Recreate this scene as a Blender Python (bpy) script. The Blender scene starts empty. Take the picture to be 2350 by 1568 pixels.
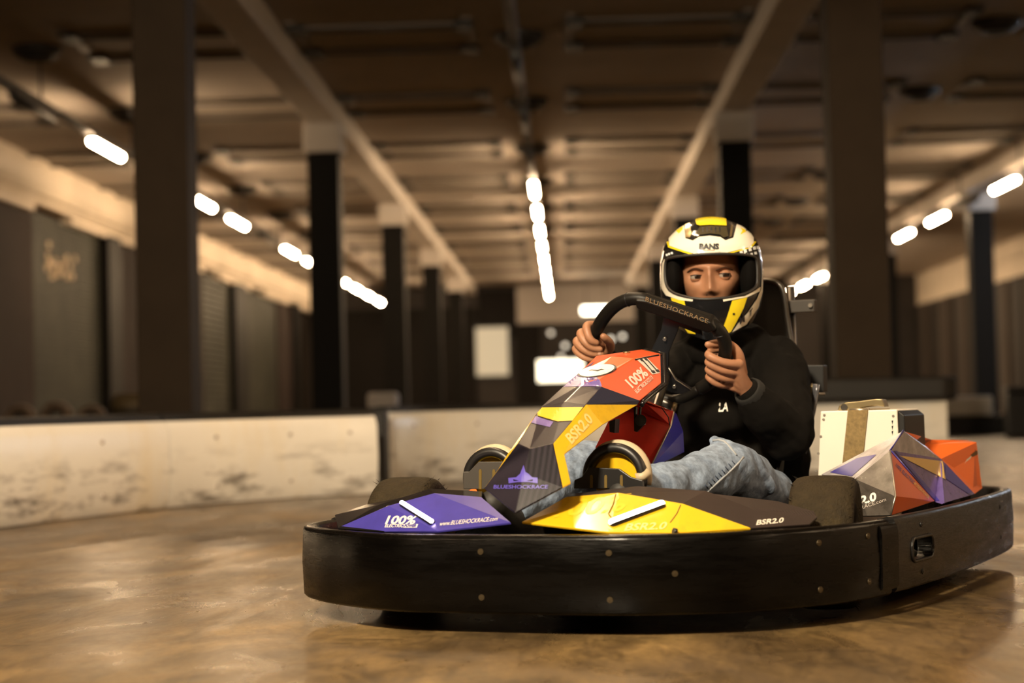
import bpy, bmesh, math, random
from mathutils import Vector, Matrix, Quaternion

random.seed(7)
SC = bpy.context.scene
COL = SC.collection
PI = math.pi

# ------------------------------------------------------------------ camera
IMG_W, IMG_H = 2350.0, 1568.0
LENS = 70.0
FPX = LENS / 36.0 * IMG_W
EYE = Vector((0.0, 0.0, 0.48))
ROLL = math.radians(1.35)
YAW = math.atan(116.6 / FPX)
PITCH = math.atan(148.8 / FPX)
FWD = Vector((-math.sin(YAW) * math.cos(PITCH), math.cos(YAW) * math.cos(PITCH), math.sin(PITCH)))
_r0 = Vector((math.cos(YAW), math.sin(YAW), 0.0))
_u0 = _r0.cross(FWD)
RIGHT = math.cos(ROLL) * _r0 - math.sin(ROLL) * _u0
UP = math.sin(ROLL) * _r0 + math.cos(ROLL) * _u0

cam_data = bpy.data.cameras.new('camera')
cam = bpy.data.objects.new('camera', cam_data)
COL.objects.link(cam)
cam_data.sensor_width = 36.0
cam_data.lens = LENS
cam_data.clip_end = 300
cam_data.dof.use_dof = True
cam_data.dof.focus_distance = 4.72
cam_data.dof.aperture_fstop = 2.5
cam_data.dof.aperture_blades = 0
m3 = Matrix((RIGHT, UP, -FWD)).transposed()
cam.matrix_world = Matrix.Translation(EYE) @ m3.to_4x4()
SC.camera = cam

# ------------------------------------------------------------------ world, exposure
world = bpy.data.worlds.new('hall_world')
SC.world = world
world.use_nodes = True
world.node_tree.nodes['Background'].inputs[0].default_value = (0.0, 0.0, 0.0, 1)
world.node_tree.nodes['Background'].inputs[1].default_value = 0.0
SC.view_settings.view_transform = 'Standard'
SC.view_settings.look = 'None'
SC.view_settings.gamma = 1.0
SC.view_settings.exposure = EXPOSURE = 0.0
SC.view_settings.use_curve_mapping = False
SC.cycles.max_bounces = 5
SC.cycles.adaptive_threshold = 0.02
SC.cycles.diffuse_bounces = 3
SC.cycles.glossy_bounces = 3
SC.cycles.caustics_reflective = False
SC.cycles.caustics_refractive = False
WARM = (1.0, 0.70, 0.41)
LAMP_STRENGTH = 150.0
COOL = (0.72, 0.85, 1.0)

# added unseen floodlight, brightens kart and barriers (its housing is built with the hall)
FLOOD_POS = Vector((-1.7, 0.2, 3.85))
FLOOD_AIM = Vector((-0.2, 5.9, 0.4))
fl_data = bpy.data.lights.new('added_flood_light', 'AREA')
fl_data.shape = 'RECTANGLE'
fl_data.size = 0.55
fl_data.size_y = 0.35
fl_data.energy = 330.0
fl_data.spread = math.radians(125)
fl_data.color = (1.0, 0.83, 0.58)
added_flood_light = bpy.data.objects.new('added_flood_light', fl_data)
COL.objects.link(added_flood_light)
_fd = (FLOOD_AIM - FLOOD_POS).normalized()
added_flood_light.matrix_world = Matrix.Translation(FLOOD_POS + _fd * 0.02) @ _fd.to_track_quat('-Z', 'Y').to_matrix().to_4x4()

# ------------------------------------------------------------------ kart frame: u forward, v to the driver's left, w up
PSI = math.radians(24)
_fh = Vector((-math.sin(YAW), math.cos(YAW), 0.0))
K0 = EYE + _r0 * 0.246 + _fh * 4.75
K0.z = 0.0
KF = -math.sin(PSI) * _r0 - math.cos(PSI) * _fh
KL = Vector((-KF.y, KF.x, 0.0))
KM = Matrix(((KF.x, KL.x, 0, K0.x), (KF.y, KL.y, 0, K0.y), (0, 0, 1, 0), (0, 0, 0, 1)))
KMI = KM.inverted()


def ray(px, py):
    return (FWD * FPX + RIGHT * (px - IMG_W / 2) - UP * (py - IMG_H / 2))


def K(px, py, u=None, v=None, w=None):
    """photo pixel -> kart coordinates, on the plane u=, v= or w= that the point lies on"""
    o = KMI @ EYE
    d = KMI.to_3x3() @ ray(px, py)
    for i, c in enumerate((u, v, w)):
        if c is not None:
            t = (c - o[i]) / d[i]
            return o + d * t


def KP(px, py, p, n):
    """photo pixel -> kart coordinates on the plane through p with normal n"""
    o = KMI @ EYE
    d = KMI.to_3x3() @ ray(px, py)
    t = (Vector(p) - o).dot(Vector(n)) / d.dot(Vector(n))
    return o + d * t


# ------------------------------------------------------------------ helpers
def lin(c):
    c = c / 255.0
    return c / 12.92 if c <= 0.04045 else ((c + 0.055) / 1.055) ** 2.4


def rgb(r, g, b):
    return (lin(r), lin(g), lin(b), 1.0)


MATS = {}


def mat(name, color, rough=0.5, metal=0.0, spec=0.5, emit=None, estr=0.0, noise=0.0, nscale=8.0, bump=0.0,
        bscale=60.0, coat=0.0, dirt=None, dscale=3.0, stretch=None, damount=0.5, rnoise=0.0, sheen=0.0):
    if name in MATS:
        return MATS[name]
    m = bpy.data.materials.new(name)
    m.use_nodes = True
    nt = m.node_tree
    b = nt.nodes['Principled BSDF']
    col = color if len(color) == 4 else (*color, 1.0)
    b.inputs['Base Color'].default_value = col
    b.inputs['Roughness'].default_value = rough
    b.inputs['Metallic'].default_value = metal
    b.inputs['Specular IOR Level'].default_value = spec
    if coat:
        b.inputs['Coat Weight'].default_value = coat
        b.inputs['Coat Roughness'].default_value = 0.12
    if sheen:
        b.inputs['Sheen Weight'].default_value = sheen
        b.inputs['Sheen Roughness'].default_value = 0.6
    if emit:
        b.inputs['Emission Color'].default_value = (*emit[:3], 1)
        b.inputs['Emission Strength'].default_value = estr
    tc = None

    def coords(stretch):
        tc = nt.nodes.new('ShaderNodeTexCoord')
        if stretch is None:
            return tc.outputs['Object']
        mp = nt.nodes.new('ShaderNodeMapping')
        mp.inputs['Scale'].default_value = stretch
        nt.links.new(tc.outputs['Object'], mp.inputs['Vector'])
        return mp.outputs['Vector']
    last = None
    if noise:
        n = nt.nodes.new('ShaderNodeTexNoise')
        n.inputs['Scale'].default_value = nscale
        n.inputs['Detail'].default_value = 6
        n.inputs['Roughness'].default_value = 0.65
        nt.links.new(coords(stretch), n.inputs['Vector'])
        mx = nt.nodes.new('ShaderNodeMix')
        mx.data_type = 'RGBA'
        mx.inputs[6].default_value = [max(0, c * (1 - noise)) for c in col[:3]] + [1]
        mx.inputs[7].default_value = [min(1, c * (1 + noise)) for c in col[:3]] + [1]
        mr = nt.nodes.new('ShaderNodeMapRange')
        mr.inputs[1].default_value = 0.3
        mr.inputs[2].default_value = 0.7
        nt.links.new(n.outputs['Fac'], mr.inputs[0])
        nt.links.new(mr.outputs[0], mx.inputs[0])
        last = mx.outputs[2]
        if rnoise:
            rr = nt.nodes.new('ShaderNodeMapRange')
            rr.inputs[1].default_value = 0.3
            rr.inputs[2].default_value = 0.7
            rr.inputs[3].default_value = max(0.02, rough - rnoise)
            rr.inputs[4].default_value = min(1, rough + rnoise)
            nt.links.new(n.outputs['Fac'], rr.inputs[0])
            nt.links.new(rr.outputs[0], b.inputs['Roughness'])
    if dirt:
        n = nt.nodes.new('ShaderNodeTexNoise')
        n.inputs['Scale'].default_value = dscale
        n.inputs['Detail'].default_value = 8
        n.inputs['Roughness'].default_value = 0.7
        nt.links.new(coords(stretch), n.inputs['Vector'])
        mr = nt.nodes.new('ShaderNodeMapRange')
        mr.inputs[1].default_value = 0.52
        mr.inputs[2].default_value = 0.72
        mr.inputs[4].default_value = damount
        nt.links.new(n.outputs['Fac'], mr.inputs[0])
        mx = nt.nodes.new('ShaderNodeMix')
        mx.data_type = 'RGBA'
        if last:
            nt.links.new(last, mx.inputs[6])
        else:
            mx.inputs[6].default_value = col
        mx.inputs[7].default_value = (*dirt[:3], 1)
        nt.links.new(mr.outputs[0], mx.inputs[0])
        last = mx.outputs[2]
    if last:
        nt.links.new(last, b.inputs['Base Color'])
    if bump:
        n = nt.nodes.new('ShaderNodeTexNoise')
        n.inputs['Scale'].default_value = bscale
        n.inputs['Detail'].default_value = 4
        nt.links.new(coords(stretch), n.inputs['Vector'])
        bp = nt.nodes.new('ShaderNodeBump')
        bp.inputs['Strength'].default_value = bump
        bp.inputs['Distance'].default_value = 0.01
        nt.links.new(n.outputs['Fac'], bp.inputs['Height'])
        nt.links.new(bp.outputs['Normal'], b.inputs['Normal'])
    MATS[name] = m
    return m


def tag(o, label=None, cat=None, group=None, kind=None):
    if label:
        o['label'] = label
    if cat:
        o['category'] = cat
    if group:
        o['group'] = group
    if kind:
        o['kind'] = kind
    return o


def link(o, parent=None):
    COL.objects.link(o)
    if parent is not None:
        o.parent = parent
    return o


def empty(name, loc=(0, 0, 0), rz=0.0, mw=None):
    o = bpy.data.objects.new(name, None)
    COL.objects.link(o)
    o.empty_display_size = 0.1
    if mw is not None:
        o.matrix_world = mw
    else:
        o.location = loc
        o.rotation_euler = (0, 0, rz)
    return o


def smooth(me, on=True):
    for p in me.polygons:
        p.use_smooth = on


def mesh(name, verts, faces, mats, parent=None, sm=False, fm=None):
    me = bpy.data.meshes.new(name)
    me.from_pydata([tuple(v) for v in verts], [], [tuple(f) for f in faces])
    if not isinstance(mats, (list, tuple)):
        mats = [mats]
    for m in mats:
        me.materials.append(m)
    if fm:
        for p, i in zip(me.polygons, fm):
            p.material_index = i
    me.update()
    if sm:
        smooth(me)
    o = bpy.data.objects.new(name, me)
    return link(o, parent)


class MB:
    """collects shapes into one mesh"""

    def __init__(self):
        self.bm = bmesh.new()

    def box(self, a, b, m=0):
        x0, y0, z0 = a
        x1, y1, z1 = b
        vs = [self.bm.verts.new(p) for p in ((x0, y0, z0), (x1, y0, z0), (x1, y1, z0), (x0, y1, z0),
                                             (x0, y0, z1), (x1, y0, z1), (x1, y1, z1), (x0, y1, z1))]
        for q in ((0, 3, 2, 1), (4, 5, 6, 7), (0, 1, 5, 4), (1, 2, 6, 5), (2, 3, 7, 6), (3, 0, 4, 7)):
            f = self.bm.faces.new([vs[i] for i in q])
            f.material_index = m
        return self

    def poly(self, pts, m=0):
        f = self.bm.faces.new([self.bm.verts.new(tuple(p)) for p in pts])
        f.material_index = m
        return self

    def prism(self, pts, off, m=0):
        """closed prism: polygon pts swept by the vector off"""
        off = Vector(off)
        a = [self.bm.verts.new(tuple(p)) for p in pts]
        b = [self.bm.verts.new(tuple(Vector(p) + off)) for p in pts]
        n = len(a)
        for q in ([list(reversed(a)), b] + [[a[i], a[(i + 1) % n], b[(i + 1) % n], b[i]] for i in range(n)]):
            f = self.bm.faces.new(q)
            f.material_index = m
        return self

    def tube(self, pts, r, seg=10, m=0, closed=False, cap=True, sm=True):
        pts = [Vector(p) for p in pts]
        n = len(pts)
        rs = r if isinstance(r, (list, tuple)) else [r] * n
        rings = []
        prev = None
        for i, p in enumerate(pts):
            if closed:
                t = pts[(i + 1) % n] - pts[i - 1]
            else:
                t = pts[min(i + 1, n - 1)] - pts[max(i - 1, 0)]
            t.normalize()
            if prev is None:
                a = t.orthogonal().normalized()
            else:
                a = (prev - t * prev.dot(t))
                a = a.normalized() if a.length > 1e-6 else t.orthogonal().normalized()
            prev = a
            bb = t.cross(a)
            rings.append([self.bm.verts.new(p + (a * math.cos(2 * PI * k / seg) + bb * math.sin(2 * PI * k / seg)) * rs[i])
                          for k in range(seg)])
        for i in range(n if closed else n - 1):
            r0, r1 = rings[i], rings[(i + 1) % n]
            for k in range(seg):
                f = self.bm.faces.new((r0[k], r0[(k + 1) % seg], r1[(k + 1) % seg], r1[k]))
                f.material_index = m
                f.smooth = sm
        if cap and not closed:
            for q in (list(reversed(rings[0])), rings[-1]):
                f = self.bm.faces.new(q)
                f.material_index = m
        return self

    def cyl(self, a, b, r, seg=16, m=0, r2=None):
        return self.tube([a, b], [r, r if r2 is None else r2], seg, m)

    def lathe(self, prof, seg=32, m=0, axis='z', c=(0, 0, 0), sm=True, a0=0.0, a1=2 * PI):
        """prof: (radius, height) pairs around axis through c"""
        full = abs(a1 - a0 - 2 * PI) < 1e-6
        nseg = seg if full else seg + 1
        c = Vector(c)
        rings = []
        for (r, hgt) in prof:
            ring = []
            for k in range(nseg):
                an = a0 + (a1 - a0) * k / seg
                x, y = r * math.cos(an), r * math.sin(an)
                p = {'z': (x, y, hgt), 'y': (x, hgt, y), 'x': (hgt, x, y)}[axis]
                ring.append(self.bm.verts.new(c + Vector(p)))
            rings.append(ring)
        for i in range(len(rings) - 1):
            for k in range(seg):
                k2 = (k + 1) % nseg
                try:
                    f = self.bm.faces.new((rings[i][k], rings[i][k2], rings[i + 1][k2], rings[i + 1][k]))
                    f.material_index = m
                    f.smooth = sm
                except ValueError:
                    pass
        return self

    def build(self, name, mats, parent=None, bevel=0.0, bseg=2, recalc=True, loc=None, weld=True, bang=30):
        if weld:
            bmesh.ops.remove_doubles(self.bm, verts=self.bm.verts[:], dist=1e-6)
        if recalc:
            bmesh.ops.recalc_face_normals(self.bm, faces=self.bm.faces[:])
        me = bpy.data.meshes.new(name)
        self.bm.to_mesh(me)
        self.bm.free()
        if not isinstance(mats, (list, tuple)):
            mats = [mats]
        for m in mats:
            me.materials.append(m)
        o = bpy.data.objects.new(name, me)
        link(o, parent)
        if loc:
            o.location = loc
        if bevel:
            bv = o.modifiers.new('bevel', 'BEVEL')
            bv.width = bevel
            bv.segments = bseg
            bv.limit_method = 'ANGLE'
            bv.angle_limit = math.radians(bang)
        return o


def copy_tree(o, parent=None):
    c = o.copy()
    COL.objects.link(c)
    if parent is not None:
        c.parent = parent
    for ch in list(o.children):
        copy_tree(ch, c)
    return c


def bake(o):
    """apply the modifiers of a mesh object"""
    dg = bpy.context.evaluated_depsgraph_get()
    dg.update()
    me = bpy.data.meshes.new_from_object(o.evaluated_get(dg))
    old = o.data
    o.modifiers.clear()
    o.data = me
    me.name = old.name
    return o


ORD = ['nearest', 'second nearest', 'third nearest', 'fourth nearest', 'fifth nearest', 'sixth nearest', 'seventh nearest',
       'eighth nearest', 'ninth nearest', 'tenth nearest', 'eleventh nearest', 'twelfth nearest', 'thirteenth nearest']

# ================================================================== THE HALL
Z_CEIL = 4.26
Z_BEAM = 3.98
Z_LAMP = 3.68
X_L, X_R, Y_F, Y_B = -7.9, 11.0, -7.0, 62.0

# ---- surfaces
def floor_material():
    m = bpy.data.materials.new('worn_floor')
    m.use_nodes = True
    nt = m.node_tree
    b = nt.nodes['Principled BSDF']
    N = nt.nodes.new
    L = nt.links.new
    tc = N('ShaderNodeTexCoord')

    def noise(scale, stretch, detail=6, rough=0.6, rot=0.0, dist=0.0):
        mp = N('ShaderNodeMapping')
        mp.inputs['Scale'].default_value = stretch
        mp.inputs['Rotation'].default_value = (0, 0, rot)
        L(tc.outputs['Object'], mp.inputs['Vector'])
        n = N('ShaderNodeTexNoise')
        n.inputs['Scale'].default_value = scale
        n.inputs['Detail'].default_value = detail
        n.inputs['Roughness'].default_value = rough
        n.inputs['Distortion'].default_value = dist
        L(mp.outputs['Vector'], n.inputs['Vector'])
        return n.outputs['Fac']

    def ramp(fac, stops):
        r = N('ShaderNodeValToRGB')
        while len(r.color_ramp.elements) < len(stops):
            r.color_ramp.elements.new(0.5)
        for e, (p, c) in zip(r.color_ramp.elements, stops):
            e.position = p
            e.color = c
        L(fac, r.inputs[0])
        return r.outputs[0]

    def mix(kind, fac, a, bb):
        x = N('ShaderNodeMix')
        x.data_type = 'RGBA'
        x.blend_type = kind
        if isinstance(fac, float):
            x.inputs[0].default_value = fac
        else:
            L(fac, x.inputs[0])
        L(a, x.inputs[6])
        L(bb, x.inputs[7])
        return x.outputs[2]
    base = ramp(noise(1.0, (1.5, .8, 1), 10, 0.66, 0.3, 0.8),
                [(0.34, (0.080, 0.053, 0.028, 1)), (0.50, (0.175, 0.112, 0.048, 1)), (0.64, (0.32, 0.205, 0.082, 1))])
    patch = ramp(noise(3.6, (1.9, .6, 1), 10, 0.74, -0.5, 1.4), [(0.38, (0.45, 0.45, 0.47, 1)), (0.54, (1, 1, 1, 1))])
    streak = ramp(noise(2.0, (1.8, .45, 1), 9, 0.72, 0.7, 0.9),
                  [(0.38, (0.50, 0.50, 0.50, 1)), (0.52, (1, 1, 1, 1))])
    fine = ramp(noise(42.0, (1.5, .5, 1), 7, 0.8, 0.4), [(0.34, (0.52, 0.52, 0.52, 1)), (0.60, (1, 1, 1, 1))])
    marks = ramp(noise(1.9, (0.3, 2.4, 1), 8, 0.8, 0.5, 2.2), [(0.35, (0.16, 0.14, 0.12, 1)), (0.40, (1, 1, 1, 1))])
    c = mix('MULTIPLY', 0.6, base, streak)
    c = mix('MULTIPLY', 0.8, c, patch)
    c = mix('MULTIPLY', 0.8, c, fine)
    c = mix('MULTIPLY', 0.8, c, marks)
    L(c, b.inputs['Base Color'])
    rr = N('ShaderNodeMapRange')
    rr.inputs[1].default_value = 0.3
    rr.inputs[2].default_value = 0.7
    rr.inputs[3].default_value = 0.20
    rr.inputs[4].default_value = 0.44
    L(noise(2.2, (1.6, 0.6, 1), 8, 0.7, 0.3, 0.6), rr.inputs[0])
    L(rr.outputs[0], b.inputs['Roughness'])
    bp = N('ShaderNodeBump')
    bp.inputs['Strength'].default_value = 0.16
    bp.inputs['Distance'].default_value = 0.006
    L(noise(14.0, (1.5, 0.6, 1), 8, 0.7, 0.25), bp.inputs['Height'])
    L(bp.outputs['Normal'], b.inputs['Normal'])
    return m


M_FLOOR = floor_material()
M_CEIL = mat('ceiling_paint', (0.44, 0.385, 0.335), 0.85, spec=.12, noise=0.12, nscale=0.6)
M_BEAM = mat('beam_paint', (0.62, 0.56, 0.50), 0.75, noise=0.1, nscale=1.5)
M_WALLD = mat('wall_dark', (0.018, 0.013, 0.010), 0.8, spec=.12, noise=0.25, nscale=0.8)
M_WALLB = mat('wall_black', (0.012, 0.010, 0.009), 0.7, spec=.12)
M_CREAM = mat('band_cream', (0.72, 0.62, 0.50), 0.75, noise=0.1, nscale=0.9)
M_COLBRN = mat('column_brown', (0.040, 0.028, 0.018), 0.65, spec=.12, noise=0.15, nscale=2.5)
M_COLBLK = mat('column_black', (0.007, 0.006, 0.005), 0.6, spec=.12)
M_CAP = mat('cap_white', (0.62, 0.57, 0.52), 0.7)
M_SHUT = mat('shutter_grey', (0.030, 0.030, 0.022), 0.55, spec=.12, noise=0.5, nscale=1.3)
M_DARKM = mat('dark_metal', (0.02, 0.017, 0.014), 0.55)
M_FIX = mat('fixture_dark', (0.24, 0.205, 0.175), 0.6)
M_TRUNK = mat('trunking', (0.06, 0.05, 0.042), 0.55)
M_TUBE_ON = mat('tube_lit', (0.9, 0.9, 0.85), 0.4, emit=WARM, estr=LAMP_STRENGTH)
M_TUBE_OFF = mat('tube_off', (0.035, 0.03, 0.026), 0.45)
M_PANELG = mat('panel_grey', (0.55, 0.50, 0.46), 0.7)
M_FARG = mat('far_grey', (0.05, 0.045, 0.042), 0.7, spec=.12, noise=0.2, nscale=0.7)

floor = MB().box((X_L - .2, Y_F - .2, -0.12), (X_R + .2, Y_B + .2, 0.0)).build('floor', M_FLOOR)
tag(floor, 'worn brown polished concrete floor with tyre marks', kind='structure')
ceil = MB().box((X_L - .2, Y_F - .2, Z_CEIL), (X_R + .2, Y_B + .2, Z_CEIL + .2)).build('ceiling', M_CEIL)
tag(ceil, 'grey brown concrete ceiling', kind='structure')
wl = MB().box((X_L - .2, Y_F, 0), (X_L, Y_B, Z_CEIL)).build('wall_left', M_WALLD)
tag(wl, 'dark brown side wall with shutters', kind='structure')
wr = MB().box((X_R, Y_F, 0), (X_R + .2, Y_B, Z_CEIL)).build('wall_right', M_CREAM)
tag(wr, 'pale side wall above dark vertical boards', kind='structure')
wb = MB().box((X_L, Y_B, 0), (X_R, Y_B + .2, Z_CEIL)).build('wall_back', M_FARG)
tag(wb, 'dark grey end wall of the hall', kind='structure')
wf = MB().box((X_L, Y_F - .2, 0), (X_R, Y_F, Z_CEIL)).build('wall_front', M_WALLD)
tag(wf, 'dark wall behind the viewer', kind='structure')

# beams along the hall
COL_ROWS = [('left', -2.86), ('right', 2.14), ('outer', 7.15)]
for i, (nm, x) in enumerate(COL_ROWS):
    b = MB().box((x - .19, Y_F, Z_BEAM), (x + .19, Y_B, Z_CEIL)).build('trim_%d' % (i + 1), M_BEAM, bevel=0.02)
    tag(b, ['pale ceiling beam over the left column row', 'pale ceiling beam over the middle column row',
            'pale ceiling beam over the far column row'][i], kind='structure')
# cream beam band along the top of the left wall, with a stepped ledge
b = MB().box((X_L, Y_F, 3.72), (X_L + .34, Y_B, Z_CEIL)).box((X_L, Y_F, 3.62), (X_L + .26, Y_B, 3.72))
y = 4.0
for k in range(9):
    b.box((X_L, y, 3.52), (X_L + .2, y + 4.6, 3.62))
    y += 6.8
b.build('trim_4', M_CREAM, bevel=0.015)
tag(bpy.data.objects['trim_4'], 'cream stepped beam along the top of the dark wall', kind='structure')

# left wall: pilasters, posts and roller shutters with real slats
for i, (y0, y1) in enumerate([(12, 18.5), (25.0, 29.2), (35.0, 43.0), (54.5, 57.0)]):
    MB().box((X_L, y0, 0), (X_L + .10, y1, 3.62)).build('pilaster', mat('pilaster', (0.024, 0.016, 0.013), 0.8, spec=.12, noise=0.2, nscale=1.0), wl, bevel=.01)
for i, (y0, y1) in enumerate([(18.6, 19.5), (33.6, 34.6), (46.7, 48.4), (57.2, 58.4)]):
    MB().box((X_L, y0, 0), (X_L + .22, y1, 3.56)).build('post', M_COLBLK, wl, bevel=.01)
slat_me = None
for i, (y0, y1) in enumerate([(29.2, 33.6), (43.0, 46.7), (48.4, 54.5)]):
    d = empty('door_%d' % (i + 1), (X_L, y0, 0))
    tag(d, ['grey green roller shutter between brown pilasters in the dark wall', 'dark roller shutter behind the near column',
            'narrow roller shutter far along the dark wall'][i], kind='structure')
    for k in range(26):
        z = 0.05 + k * 0.135
        MB().box((0.0, 0.0, z), (0.05, y1 - y0, z + .118)).build('slat', M_SHUT, d, bevel=0.012, bseg=1)
# light reflections on the first shutter, put in as tan flecks
sp = MB()
for k in range(26):
    yy = 30.0 + random.random() * 1.9
    zz = 2.75 + random.gauss(0, .12)
    sp.box((X_L + .052, yy, zz), (X_L + .058, yy + .16, zz + .10))
sp.build('reflection_spots', mat('reflection_tan', (0.36, 0.25, 0.14), 0.6), bpy.data.objects['door_1'])
bpy.data.objects['reflection_spots'].location = (-X_L, -29.2, 0)
# right wall: dark vertical boards below the pale band
wb_me = None
y = 24.0
k = 0
M_RB = [mat('board_dark', (0.040, 0.032, 0.027), .7, spec=.12), mat('board_brown', (0.075, 0.063, 0.055), .7, spec=.12), mat('board_black', (0.015, .012, .010), .7)]
while y < 61.5:
    wdt = random.choice((0.9, 1.2, 0.7))
    MB().box((X_R - .08 - .05 * (k % 2), y, 0), (X_R, y + wdt, 3.30)).build('board', M_RB[k % 3], wr, bevel=.01, bseg=1)
    y += wdt + .03
    k += 1
# end wall: pale upper band, black recess, pale window, side boards
MB().box((-1.4, Y_B - .12, 3.05), (2.3, Y_B, Z_CEIL)).build('upper_band', M_PANELG, wb)
MB().box((-2.6, Y_B - .10, 2.6), (-1.45, Y_B, 4.1)).build('black_recess', M_WALLB, wb)
MB().box((-6.9, Y_B - .10, 0), (-2.7, Y_B, 3.6)).build('black_curtain', M_WALLB, wb)
MB().box((-1.45, Y_B - .10, 0), (-.7, Y_B, 3.0)).build('black_curtain', M_WALLB, wb)
win = empty('window_1', (-2.2, Y_B - .14, 1.45))
tag(win, 'small pale window in the dark end wall', kind='structure')
MB().box((-.5, 0, 0), (.5, .06, 1.5)).build('pane', mat('pale_pane', (0.55, 0.52, 0.42), .5, emit=(1, .9, .65), estr=.28), win)
MB().box((-.56, -.02, -.06), (.56, .0, 0)).box((-.56, -.02, 1.5), (.56, 0, 1.56)).box((-.56, -.02, 0), (-.5, 0, 1.5)).box((.5, -.02, 0), (.56, 0, 1.5)).build('window_frame', M_DARKM, win)

# ---- columns
COL_Y = [14.2 + 9.84 * k for k in range(5)]
ROWNAME = {'left': 'the row left of the central lamp line', 'right': 'the row behind the driver', 'outer': 'the far row by the pale wall'}
for nm, x in COL_ROWS:
    for k, y in enumerate(COL_Y):
        if nm == 'outer' and k < 2:
            continue
        if nm == 'right' and k == 0:
            lab = 'thick dark brown square column rising behind the kart from a black capped barrier'
        elif nm == 'left' and k == 0:
            lab = 'thick dark brown square column behind the white barrier boards, leftmost in view'
        else:
            lab = 'black square column with white top, %s of %s' % (ORD[k if nm != 'outer' else k - 2], ROWNAME[nm])
        t = tag(empty('column', (x, y + .2, 0)), lab, 'column', 'columns of the hall')
        hw = .19 if k else .195
        MB().box((-hw, -.2, 0), (hw, .2, 3.62 if k else Z_BEAM)).build('shaft', M_COLBRN if k == 0 else M_COLBLK, t, bevel=.012)
        if k:
            MB().box((-.23, -.24, 3.62), (.23, .24, Z_BEAM)).build('cap', M_CAP, t, bevel=.015)

# ---- lamp rows: trunking hung from the ceiling with tube lamps under it
LAMP_ROWS = [('central', -.37, [29.4 + 3.55 * k for k in range(9)], [18.75, 22.3, 25.85], [-1.6, 5.6, 9.2]),
             ('left', -5.42, [23.7, 30.1, 33.3, 39.7, 42.9, 46.1, 49.3, 52.5, 55.7, 58.9], [20.4, 26.9, 36.5], [0.5]),
             ('right', 6.8, [30.5, 36.0, 39.5, 49.0, 52.5, 56.0, 59.5], [26.5, 33.3], [0.5, 4.0, 7.5])]
ROWLAB = {'central': 'the central lamp row', 'left': 'the row by the shuttered wall', 'right': 'the row beside the far beam'}
for nm, x, on, off, near in LAMP_ROWS:
    t = tag(empty('lamp_trunking', (x, Y_F + .3, 0)), 'long thin trunking carrying ' + ROWLAB[nm], 'trunking')
    MB().box((-.045, 0, Z_LAMP + .06), (.045, Y_B - Y_F - .6, Z_LAMP + .13)).build('rail', M_TRUNK, t, bevel=.008)
    for j in range(16):
        MB().cyl((0, 1 + j * 4.4, Z_LAMP + .12), (0, 1 + j * 4.4, Z_CEIL), .012, 8).build('hanger', M_TRUNK, t)
    allp = sorted([(y, 1) for y in on] + [(y, 0) for y in off] + [(y, 2) for y in near])
    n_on = n_off = n_nr = 0
    for y, lit in allp:
        if lit == 1:
            lab = 'lit white tube lamp, %s lit one of %s' % (ORD[n_on], ROWLAB[nm])
            n_on += 1
        elif lit == 0:
            lab = 'dark unlit tube lamp, %s unlit one of %s' % (ORD[n_off], ROWLAB[nm])
            n_off += 1
        else:
            lab = 'lit tube lamp out of view, %s of %s' % (ORD[n_nr], ROWLAB[nm])
            n_nr += 1
        lp = tag(empty('tube_lamp', (x, y, Z_LAMP)), lab, 'lamp', 'tube lamps under the ceiling trunking')
        MB().box((-.05, -.78, .025), (.05, .78, .06)).build('batten', M_TRUNK, lp, bevel=.006)
        MB().cyl((0, -.75, 0), (0, .75, 0), .045, 12).build('tube', M_TUBE_ON if lit else M_TUBE_OFF, lp)
# added unseen cool lamps, standing in for daylight on the ceiling there
for j, y in enumerate((26.0, 33.0)):
    lp = tag(empty('tube_lamp', (9.9, y, Z_LAMP)), 'added unseen cool tube lamp by the pale wall, %s one' % ORD[j], 'lamp', 'added cool lamps by the pale wall')
    MB().box((-.05, -.78, .025), (.05, .78, .06)).build('batten', M_TRUNK, lp)
    MB().cyl((0, -.75, 0), (0, .75, 0), .045, 12).build('tube', mat('added_cool_tube', (.9, .9, .9), .4, emit=COOL, estr=LAMP_STRENGTH * 2), lp)
    for s in (-.5, .5):
        MB().cyl((0, s, .05), (0, s, Z_CEIL - Z_LAMP), .01, 8).build('hanger', M_TRUNK, lp)

# housing of the added floodlight, out of view
t = empty('added_flood_lamp', mw=added_flood_light.matrix_world.copy())
tag(t, 'added unseen floodlight under the ceiling above the viewer, aimed at the kart', 'lamp')
MB().box((-.30, -.20, .03), (.30, .20, .16)).build('housing', M_DARKM, t, bevel=.01)
MB().box((-.03, .02, .14), (.03, .08, .30)).build('arm', M_DARKM, t)

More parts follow.
